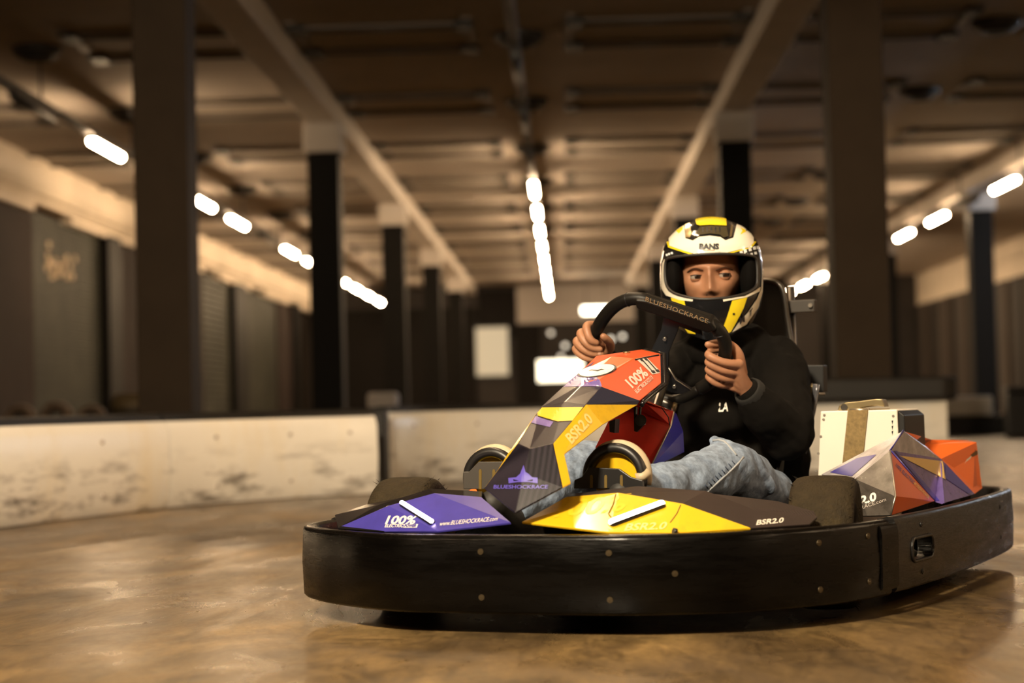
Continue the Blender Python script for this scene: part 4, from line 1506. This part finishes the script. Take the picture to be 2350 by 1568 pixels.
# ---- joints, from the photo
HEAD = K(1633, 630, u=-.80)
SHL, SHR = K(1775, 835, u=-.86), K(1572, 835, u=-.84)          # driver's left / right shoulder
ELL = K(1800, 985, u=-.62)
ELR = K(1475, 915, u=-.60)
NECK = K(1650, 765, u=-.83)
CHEST = V((-.86, (SHL.y + SHR.y) / 2, .45))
PELV = V((-.78, .035, .22))
HIPL, HIPR = V((-.74, .14, .20)), V((-.74, -.07, .20))
KNL, ANL = K(1668, 1080, u=-.22), K(1470, 1135, u=.16)
KNR, ANR = K(1345, 1080, u=-.16), K(1180, 1160, u=.18)

# head frame: towards the viewer, as the helmet faces
HF = (EYE_K - HEAD)
HZ = V((HF.x, HF.y, HF.z * .55)).normalized()
HX = V((0, 0, 1)).cross(HZ).normalized()
HY = HZ.cross(HX)
if (KM.to_3x3() @ HX).dot(RIGHT) < 0:
    HX = -HX
PXM = (HEAD - EYE_K).length / FPX * 1.0          # metres per photo pixel at the head


def HP(dx, dy, dz):
    return HEAD + (HX * dx + HY * dy + HZ * dz) * PXM


# hands on the rim: photo pixels with a depth before (-) or behind (+) the plane of the wheel
WRL, WRR = wp(1708, 897, .012), wp(1362, 838, .040)


def hand_left(B):
    for k in range(4):
        y = 806 + 17.2 * k
        mx, my = ((1697, 833), (1691, 851), (1683, 867), (1669, 881))[k]
        r = (.0102, .0102, .0098, .0088)[k]
        f = lambda t, dy=0: (1634 + (mx - 1634) * t, y + (my - y) * t + dy)
        pts = [wp(mx, my, -.006), wp(*f(.72, -1), -.021), wp(*f(.38, -1), -.0285), wp(1636, y, -.0265), wp(1628, y + 1, -.012), wp(1634, y + 2, .010), wp(1650, y + 3, .020)]
        B.limb(pts, [r * 1.22, r * 1.06, r * 1.0, r * 1.05, r * .92, r * .88, r * .8], 5, 16)
        m = wp(mx, my, -.004)
        B.limb([m, m * .5 + WRL * .5 - WN * .004, WRL], [r * 1.22, r * 1.5, .0225], 5, 16)
    B.ball(wp(1684, 862, .020), (.022, .020, .026))
    B.limb([wp(1696, 868, .022), wp(1687, 826, .028), wp(1664, 803, .028), wp(1640, 795, .014), wp(1624, 792, .002)], [.017, .0145, .0120, .0108, .0088], 5, 16)


def hand_right(B):
    for k in range(4):
        px, py = ((1347, 750), (1333, 766), (1324, 784), (1321, 801))[k]
        tx, ty = ((1375, 776), (1383, 791), (1386, 802), (1378, 813))[k]
        r = (.0104, .0104, .0100, .0088)[k]
        f = lambda t, dy=0: (px + (tx - px) * t, py + (ty - py) * t + dy)
        mcp = wp(px + 14, py + 14, .036)
        pts = [mcp, wp(px + 2, py + 4, .018), wp(px, py, -.002), wp(*f(.30, 2), -.021), wp(*f(.65, 3), -.0275), wp(tx, ty, -.024)]
        B.limb(pts, [r * 1.15, r * 1.05, r * 1.12, r * 1.0, r * .95, r * .80], 5, 16)
        B.limb([mcp, mcp * .5 + WRR * .5, WRR], [r * 1.2, r * 1.5, .0215], 5, 16)
    B.ball(wp(1362, 806, .038), (.022, .022, .024))
    B.limb([wp(1374, 824, .036), wp(1393, 812, .024), wp(1397, 791, .008), wp(1391, 773, -.008), wp(1388, 767, -.012)], [.0150, .0125, .0112, .0102, .0092], 5, 16)


B = Blob()
# trunk, neck
B.limb([PELV, V((-.84, .04, .33)), CHEST, NECK - V((0, 0, .06))], [.12, .115, .13, .07])
B.limb([SHL - V((0, .03, 0)), NECK - V((.01, 0, .05)), SHR + V((0, .03, 0))], [.05, .06, .05])
B.limb([NECK - V((0, 0, .06)), NECK + V((0, 0, .0)), HP(0, -60, -15)], [.052, .050, .052])
# arms
B.limb([SHL, ELL, WRL], [.045, .036, .024], spline=False)
B.limb([SHR, ELR, WRR], [.045, .036, .024], spline=False)
# legs
B.limb([HIPL, KNL, ANL], [.065, .045, .035], spline=False)
B.limb([HIPR, KNR, ANR], [.075, .05, .035], spline=False)
B.limb([HIPL, PELV, HIPR], [.08, .1, .08])
# hands
hand_left(B)
hand_right(B)

# head: skull grid with a sculpted face
def g(x, y, cx, cy, sx, sy):
    return math.exp(-((x - cx) / sx) ** 2 - ((y - cy) / sy) ** 2)


def face_dz(x, y):
    d = 0.0
    d += 8 * g(x, y, -3, 16, 52, 9)                 # brow
    d -= 12.5 * g(x, y, -34, -4, 17, 11)             # eye sockets
    d -= 12.5 * g(x, y, 28, -3, 17, 11)
    d += 12 * g(x, y, -3, -2, 7, 14)                # nose bridge
    d += 15 * g(x, y, -2.5, -24, 10, 18)
    d += 15 * g(x, y, -2, -38, 12, 10)             # tip
    d += 8 * g(x, y, -15, -42, 7.5, 6.5)            # wings
    d += 8 * g(x, y, 11, -42, 7.5, 6.5)
    d += 6 * g(x, y, -42, -32, 18, 16)              # cheeks
    d += 6 * g(x, y, 37, -32, 18, 16)
    d += 5 * g(x, y, -2, -58, 26, 9)
    d += 7 * g(x, y, -2, -72, 18, 5)                # lips
    d += 7 * g(x, y, -2, -82, 16, 5)
    d += 8 * g(x, y, -2, -98, 18, 12)               # chin
    return d


hv, hf = [], []
NA, NL = 96, 72
for i in range(NL + 1):
    ph = PI * i / NL
    for j in range(NA):
        th = 2 * PI * j / NA
        x, y, z = math.sin(ph) * math.sin(th), math.cos(ph), math.sin(ph) * math.cos(th)
        yy = y * (100 if y > 0 else 118) + 0
        wid = 70 if y > -.15 else 70 - 26 * min(1, (-.15 - y) / .85)
        xx = x * wid
        zf = (abs(z) ** .8) * math.copysign(1, z)
        zz = zf * (84 if z > 0 else 95)
        if z > 0:
            zz += face_dz(xx - 0, yy) * min(1, z * 2.2)
        hv.append(HP(xx - 2, yy, zz + 8))
for i in range(NL):
    for j in range(NA):
        hf.append((i * NA + j, (i + 1) * NA + j, (i + 1) * NA + (j + 1) % NA, i * NA + (j + 1) % NA))
base = len(B.bm.verts)
vs = [B.bm.verts.new(p) for p in hv]
for q_ in hf:
    try:
        B.bm.faces.new([vs[k] for k in q_])
    except ValueError:
        pass
bmesh.ops.remove_doubles(B.bm, verts=vs, dist=1e-5)
person = B.fuse('person', M_SKIN, .0026, 3)
person.matrix_world = KM
tag(person, 'driver in full-face helmet, black hoodie and washed jeans gripping the steering wheel', 'person')


def surf_tube(pix, on, r, mt, parent, name, off=.0):
    return MB().tube([stick(x, y, on, off) for x, y in pix], r, 8).build(name, mt, parent)


# eyes, lids, brows, lips
h2 = lambda x, y: (1480 + x / 5.2267, 480 + y / 5.2267)
for sx, ex, ey in ((-1, -34.5, -7), (1, 28.5, -5)):
    c = HP(ex, ey, 74)
    r = 13.5 * PXM
    eye = empty('eye')
    eye.parent = person
    look = (HZ * 1.0 + HX * .34 + HY * .02).normalized()
    rot = V((0, 0, 1)).rotation_difference(look).to_matrix()
    e = Blob().ball(c, r, rot, 28).build('eyeball', mat('eye_white', (.30, .25, .21), .25), eye)
    smooth(e.data)
    ir = Blob().ball(c + look * r * .30, (r * .80, r * .80, r * .735), rot, 24).build('iris', mat('iris_brown', (.014, .008, .005), .12), eye)
    smooth(ir.data)
    # lids: sphere bands just outside the eyeball
    for up, a0, a1 in ((1, .30, 1.35), (-1, .30, .80)):
        b = MB()
        rows = []
        for k in range(8):
            an = a0 + (a1 - a0) * k / 7
            row = []
            for j in range(17):
                az = -1.25 + 2.5 * j / 16
                lift = an * (1 - .32 * (az / 1.25) ** 2) if k == 0 else an
                p = HX * math.sin(az) * math.cos(lift) + HY * up * math.sin(lift) + HZ * math.cos(az) * math.cos(lift)
                row.append(c + p * r * 1.10)
            rows.append(row)
        for k in range(7):
            for j in range(16):
                b.poly([rows[k][j], rows[k][j + 1], rows[k + 1][j + 1], rows[k + 1][j]])
        o = b.build('eyelid', M_SKIN, eye)
        smooth(o.data)
        if up == 1:
            MB().tube([p + HZ * .0006 for p in rows[0][1:16]], .0011, 6).build('lashes', mat('lash_dark', (.012, .008, .006), .7), eye)
M_BROW = mat('brow_brown', (.060, .028, .015), .9, spec=.1)
for pts in ([(508, 760), (560, 722), (620, 712), (700, 735)], [(850, 735), (920, 704), (985, 700), (1050, 728)]):
    pp = [stick(*h2(*p), person, .0008) for p in pts]
    MB().tube(catmull(pp, 4), [.0008] + [.0021] * (len(pts) * 4 - 6) + [.0019, .0012, .0007], 8).build('eyebrow', M_BROW, person)
for x, y in ((742, 1030), (830, 1030)):
    o = Blob().ball(stick(*h2(x, y), person, -.0012), (.0030, .0020, .0018)).build('nostril', mat('nostril_dark', (.03, .010, .006), .9), person)
# finger nails
for x, y in ((1372, 774), (1381, 789.5), (1384, 801), (1376, 812)):
    hit = stick(x, y, person, 0)
    n = bvh_of(person).find_nearest(hit)[1]
    rot = V((0, 0, 1)).rotation_difference(n).to_matrix()
    smooth(Blob().ball(hit, (.0050, .0042, .0010), rot, 16).build('finger_nail', mat('nail', (.56, .33, .24), .25), person).data)

# ---- hoodie
B = Blob()
VOX = .0055
SHL2, SHR2 = SHL + V((0, .006, 0)), SHR
B.limb([PELV + V((.02, 0, -.02)), V((-.83, .045, .32)), CHEST + V((.02, 0, 0)), (SHL + SHR) / 2 + V((.0, 0, -.02))], [.155, .165, .175, .11])
B.limb([PELV + V((.03, .07, 0)), V((-.81, .12, .33)), CHEST + V((.02, .07, 0)), SHL2 + V((0, -.05, -.01))], [.13, .125, .12, .07])
B.limb([PELV + V((.03, -.07, 0)), V((-.81, -.03, .33)), CHEST + V((.02, -.07, 0)), SHR2 + V((0, .05, -.01))], [.12, .12, .11, .07])
B.limb([SHL2, NECK + V((-.02, .02, -.05)), SHR2], [.066, .082, .066])
B.limb([NECK + V((-.03, -.07, -.02)), NECK + V((.05, -.04, -.045)), NECK + V((.065, .01, -.06)), NECK + V((.04, .07, -.045)), NECK + V((-.03, .10, -.02)), NECK + V((-.09, .02, -.01)), NECK + V((-.03, -.07, -.02))],
       [.036] * 7)                                                     # rolled hood
dL = (WRL - ELL).normalized()
dR = (WRR - ELR).normalized()
B.limb([SHL2, SHL2 * .45 + ELL * .55 + V((0, .012, 0)), ELL + V((-.01, .006, -.01))], [.078, .074, .070])
B.limb([ELL + V((-.01, .004, -.008)), ELL * .45 + WRL * .55 + V((0, 0, -.012)), WRL - dL * .028], [.068, .060, .046])
B.limb([SHR2, SHR2 * .5 + ELR * .5, ELR], [.070, .062, .056])
B.limb([ELR, ELR * .45 + WRR * .55, WRR - dR * .030], [.056, .050, .040])
hoodie = B.fuse('hoodie', M_HOOD, VOX, 6, person, disp=[(.11, .022), (.045, .009)])
for wr_, el_, rr_ in ((WRL, ELL, .035), (WRR, ELR, .030)):
    d = (wr_ - el_).normalized()
    b = MB()
    a = d.orthogonal().normalized()
    c2_ = d.cross(a)
    prof = [(-.040, 1.06), (-.028, 1.16), (-.018, 1.18), (-.006, 1.10), (.000, 1.02), (-.004, .90), (-.03, .86)]
    rows = [[wr_ - d * .004 + d * h_ + (a * math.cos(2 * PI * k / 40) + c2_ * math.sin(2 * PI * k / 40)) * rr_ * f_ * (1 + .025 * (k % 2)) for k in range(40)] for h_, f_ in prof]
    for i in range(len(rows) - 1):
        for k in range(40):
            b.poly([rows[i][k], rows[i][(k + 1) % 40], rows[i + 1][(k + 1) % 40], rows[i + 1][k]])
    o = b.build('cuff', M_RIBC, hoodie)
    smooth(o.data)
lettering('LA', (1649, 945), (1671, 944), (1651, 926), hoodie, M_WHT, hoodie, .02, .0015)

# ---- jeans
B = Blob()
KTL = KNL + V((0, 0, .006))
B.limb([HIPL + V((.06, .03, -.02)), HIPL * .4 + KTL * .6 + V((0, .022, -.012)), KTL], [.092, .074, .066])
B.limb([KTL, KTL * .55 + ANL * .45 + V((0, 0, -.004)), ANL], [.066, .060, .052])
B.limb([KTL + V((-.01, -.015, .030)), KTL + V((.02, -.030, .018))], [.040, .034], spline=False)     # raised knee
B.limb([HIPR + V((.05, 0, 0)), HIPR * .35 + KNR * .65, KNR], [.095, .085, .076])
B.limb([KNR, KNR * .55 + ANR * .45, ANR], [.076, .068, .058])
B.limb([HIPL, PELV, HIPR], [.10, .12, .10])
# stiff fold running from the knee down to the shin
fo = [K(1706, 1052, u=-.20), K(1690, 1072, u=-.165), K(1655, 1102, u=-.14), K(1622, 1130, u=-.12)]
B.limb(fo, [.010, .016, .016, .012], 5, 10)
fo = [K(1640, 1012, u=-.23), K(1668, 1022, u=-.22), K(1692, 1046, u=-.22), K(1730, 1075, u=-.28), K(1770, 1120, u=-.34)]
B.limb(fo, [.014, .016, .016, .018, .016], 5, 10)
jeans = B.fuse('jeans', M_DENIM, VOX, 6, person, disp=[(.13, .028), (.05, .010)])
surf_tube([(1706, 1050), (1694, 1064), (1680, 1078), (1660, 1096), (1640, 1114), (1622, 1130)], jeans, .0026, M_SEAM, jeans, 'seam', .0005)
for k in range(9):
    x, y = 1688 - k * 7.6, 1070 + k * 6.9
    surf_tube([(x - 2, y - 4), (x - 9, y - 12)], jeans, .0015, mat('stitch_dark', (.04, .055, .09), .9), jeans, 'stitch', .0004)
surf_tube([(1636, 1012), (1650, 1010), (1662, 1014), (1674, 1026), (1690, 1046)], jeans, .0034, M_SEAM, jeans, 'seam', .0)
for an, kn, s in ((ANL, KNL, 1), (ANR, KNR, -1)):
    sh = Blob()
    sh.limb([an + V((-.04, 0, -.035)), an + V((.04, 0, -.03)), an + V((.12, 0, .01))], [.038, .042, .034])
    sh.fuse('shoe', mat('shoe_black', (.02, .018, .016), .6), .005, 3, person)

# ---- helmet
def prof(y):
    """half width, front, rear (photo pixels at the head) at height y above the visor line"""
    tab = [(129, 0.5, .5, .5), (127, 22, 22, 30), (122, 42, 42, 52), (114, 61, 62, 76), (100, 82, 86, 100), (85, 97, 104, 116), (60, 110, 121, 131), (30, 116, 130, 139), (0, 117.5, 135, 142), (-30, 117, 138, 141),
           (-55, 115.5, 141, 134), (-80, 109, 143, 122), (-105, 99, 142, 106), (-130, 86, 137, 92), (-152, 74, 128, 82)]
    for (y0, *a), (y1, *b_) in zip(tab, tab[1:]):
        if y <= y0 and y >= y1:
            t = (y0 - y) / (y0 - y1)
            return [p + (q_ - p) * t for p, q_ in zip(a, b_)]
    return tab[-1][1:]


NA, NL = 96, 60
vs_, fs_ = [], []
for i in range(NL + 1):
    t = i / NL
    for j in range(NA):
        az = 2 * PI * j / NA
        ca, sa = math.cos(az), math.sin(az)
        yb = -92 - 58 * max(0, ca) ** 1.3
        y = 129 + (yb - 129) * (1 - math.cos(t * PI * .62)) / (1 - math.cos(PI * .62))
        b_, f_, r_ = prof(y)
        e = 2.0 + (.25 if ca > 0 else 0)
        k = (abs(ca) ** e + abs(sa) ** e) ** (-1 / e)
        vs_.append(HP(b_ * sa * k, y, (f_ if ca > 0 else r_) * ca * k))
for i in range(NL):
    for j in range(NA):
        fs_.append((i * NA + j, (i + 1) * NA + j, (i + 1) * NA + (j + 1) % NA, i * NA + (j + 1) % NA))
helmet = mesh('helmet', vs_, fs_, [M_LACQ, M_HPAD], person, sm=True)
bm = bmesh.new()
bm.from_mesh(helmet.data)
bmesh.ops.remove_doubles(bm, verts=bm.verts[:], dist=1e-4)
bmesh.ops.recalc_face_normals(bm, faces=bm.faces[:])
f0 = max(bm.faces, key=lambda f: f.calc_center_median().z)
if f0.normal.z < 0:
    bmesh.ops.reverse_faces(bm, faces=bm.faces[:])
bm.to_mesh(helmet.data)
bm.free()
helmet['label'] = 'glossy white, yellow and black full-face helmet with open visor'
so = helmet.modifiers.new('shell', 'SOLIDIFY')
so.thickness = .020
so.offset = -1
so.material_offset = 1
so.material_offset_rim = 1
bake(helmet)
port_px = [(-103, 24), (-99, 34), (-88, 37.5), (-60, 40), (-20, 41.5), (20, 41.5), (60, 40), (86, 37), (97, 33), (101.5, 22), (102, -5), (100, -28), (90, -40),
           (70, -49), (40, -55.5), (0, -58.5), (-30, -57.5), (-60, -51.5), (-85, -42), (-99, -28), (-104, -5)]
cut = MB().prism([HP(x, y, 15) for x, y in port_px], HZ * 200 * PXM).build('cutter', M_HPAD, person)
bo = helmet.modifiers.new('port', 'BOOLEAN')
bo.object = cut
bo.operation = 'DIFFERENCE'
bo.solver = 'EXACT'
bake(helmet)
bpy.data.objects.remove(cut)
for p in helmet.data.polygons:
    p.use_smooth = True
helmet.data.set_sharp_from_angle(angle=math.radians(40))


def hd(pts, mt, name, off=.0012, step=4.0):
    return decal([h2(*p) for p in pts], helmet, mt, helmet, name, off, step, True)


# rim of the eye port, laid on the shell
hport = MB()
pp = []
for x, y in port_px:
    b_, f_, r_ = prof(y)
    zz = f_ * max(0.02, 1 - (abs(x) / b_) ** 2.25) ** (1 / 2.25)
    pp.append(HP(x, y, zz - 1))
MB().tube(catmull(pp, 4, closed=True), .0042, 10, closed=True).build('port_seal', mat('seal_rubber', (.018, .015, .013), .5), helmet)
hd([(288, 350), (298, 440), (470, 500), (620, 545), (780, 549), (900, 545), (1255, 455), (1305, 400), (1300, 340), (1240, 255), (1150, 200), (1100, 185), (1060, 345), (965, 378), (905, 338), (780, 322), (650, 336), (575, 380),
    (488, 352), (472, 195), (400, 238), (335, 300)], M_HWHT, 'brow_panel')
hd([(262, 395), (285, 385), (302, 446), (470, 503), (620, 550), (560, 552), (285, 462)], M_HYEL, 'brow_stripe', .0014)
hd([(900, 550), (1258, 460), (1312, 385), (1335, 395), (1270, 470), (940, 556)], M_HYEL, 'brow_stripe', .0014)
hd([(375, 262), (460, 208), (465, 240), (410, 300)], M_HYEL, 'brow_flash', .0016)
hd([(1140, 225), (1200, 250), (1212, 275), (1140, 310), (1165, 262)], M_HYEL, 'brow_flash', .0016)
hd([(196, 850), (212, 650), (240, 600), (242, 880), (285, 985), (430, 1045), (578, 1078), (575, 1108), (420, 1092), (255, 1035), (202, 950)], M_HWHT, 'side_stripe')
hd([(935, 1086), (1200, 1043), (1335, 968), (1385, 930), (1375, 985), (1230, 1055), (940, 1110)], M_HWHT, 'side_stripe')
hd([(315, 1062), (475, 1102), (500, 1210), (560, 1390), (612, 1500), (520, 1485), (440, 1370), (350, 1180)], M_HYEL, 'chin_stripe')
hd([(1045, 1100), (1225, 1058), (1180, 1190), (1130, 1290), (1030, 1470), (950, 1508), (915, 1480), (985, 1290)], M_HYEL, 'chin_stripe')
hd([(1388, 620), (1408, 720), (1402, 990), (1350, 1180), (1210, 1380), (1040, 1475), (1110, 1370), (1225, 1240), (1335, 1075), (1385, 960), (1396, 800), (1394, 660)], M_HWHT, 'jaw_sweep', .0025, 3.0)
hd([(600, 135), (640, 118), (780, 108), (930, 116), (972, 132), (976, 212), (900, 208), (780, 203), (665, 210), (625, 200)], M_HYEL, 'top_vent_cover', .004)
hd([(660, 218), (780, 210), (975, 220), (1000, 330), (940, 350), (900, 315), (780, 300), (660, 318), (600, 345), (640, 260)], mat('vent_smoke', (.05, .04, .02), .1, coat=.5), 'vent_insert', .003)
for x in (690, 740, 790, 840, 890):
    hd([(x, 232), (x + 14, 231), (x + 14, 286), (x, 288)], M_INK, 'vent_slot', .004)
hd([(480, 185), (540, 170), (560, 290), (545, 345), (492, 345)], M_BRASS, 'vent_edge', .002)
hd([(1030, 195), (1056, 200), (1040, 330), (1012, 345)], M_BRASS, 'vent_edge', .002)
for x, y, w_ in ((1085, 538, 16), (1150, 522, 19), (1200, 505, 21), (1256, 487, 21), (1308, 470, 22), (1350, 462, 20), (1220, 550, 17), (1275, 545, 17), (1322, 530, 18), (1366, 500, 16), (268, 552, 14), (295, 540, 14), (328, 530, 14)):
    hd([(x - w_, y - w_ * .7), (x + w_ * .6, y - w_), (x + w_, y + w_ * .7), (x - w_ * .6, y + w_)], mat('chequer_white', (.78, .82, .82), .2), 'chequer', .0016)
lettering('BANS', h2(652, 482), h2(885, 482), h2(655, 425), helmet, M_INK, helmet, .05, .0038)
hd([(690, 490), (840, 490), (835, 502), (695, 502)], mat('badge_tan', (.45, .33, .22), .4), 'badge_line', .0022)
lettering('M', h2(1125, 1375), h2(1185, 1340), h2(1120, 1300), helmet, M_INK, helmet, .03, .0045)
lettering('T', h2(1235, 1300), h2(1270, 1255), h2(1240, 1225), helmet, M_INK, helmet, .03, .0045)
for x, y in ((1060, 1258),):
    hd([(x - 12, y - 12), (x + 12, y - 12), (x + 12, y + 12), (x - 12, y + 12)], M_INK, 'chin_rivet', .003)
# padding inside
for s in (-1, 1):
    pd = Blob().ball(HP(s * 84, -8, 30), V((22, 62, 66)) * PXM, Matrix((HX, HY, HZ)).transposed(), 24).build('cheek_pad', M_HPAD, helmet)
    smooth(pd.data)
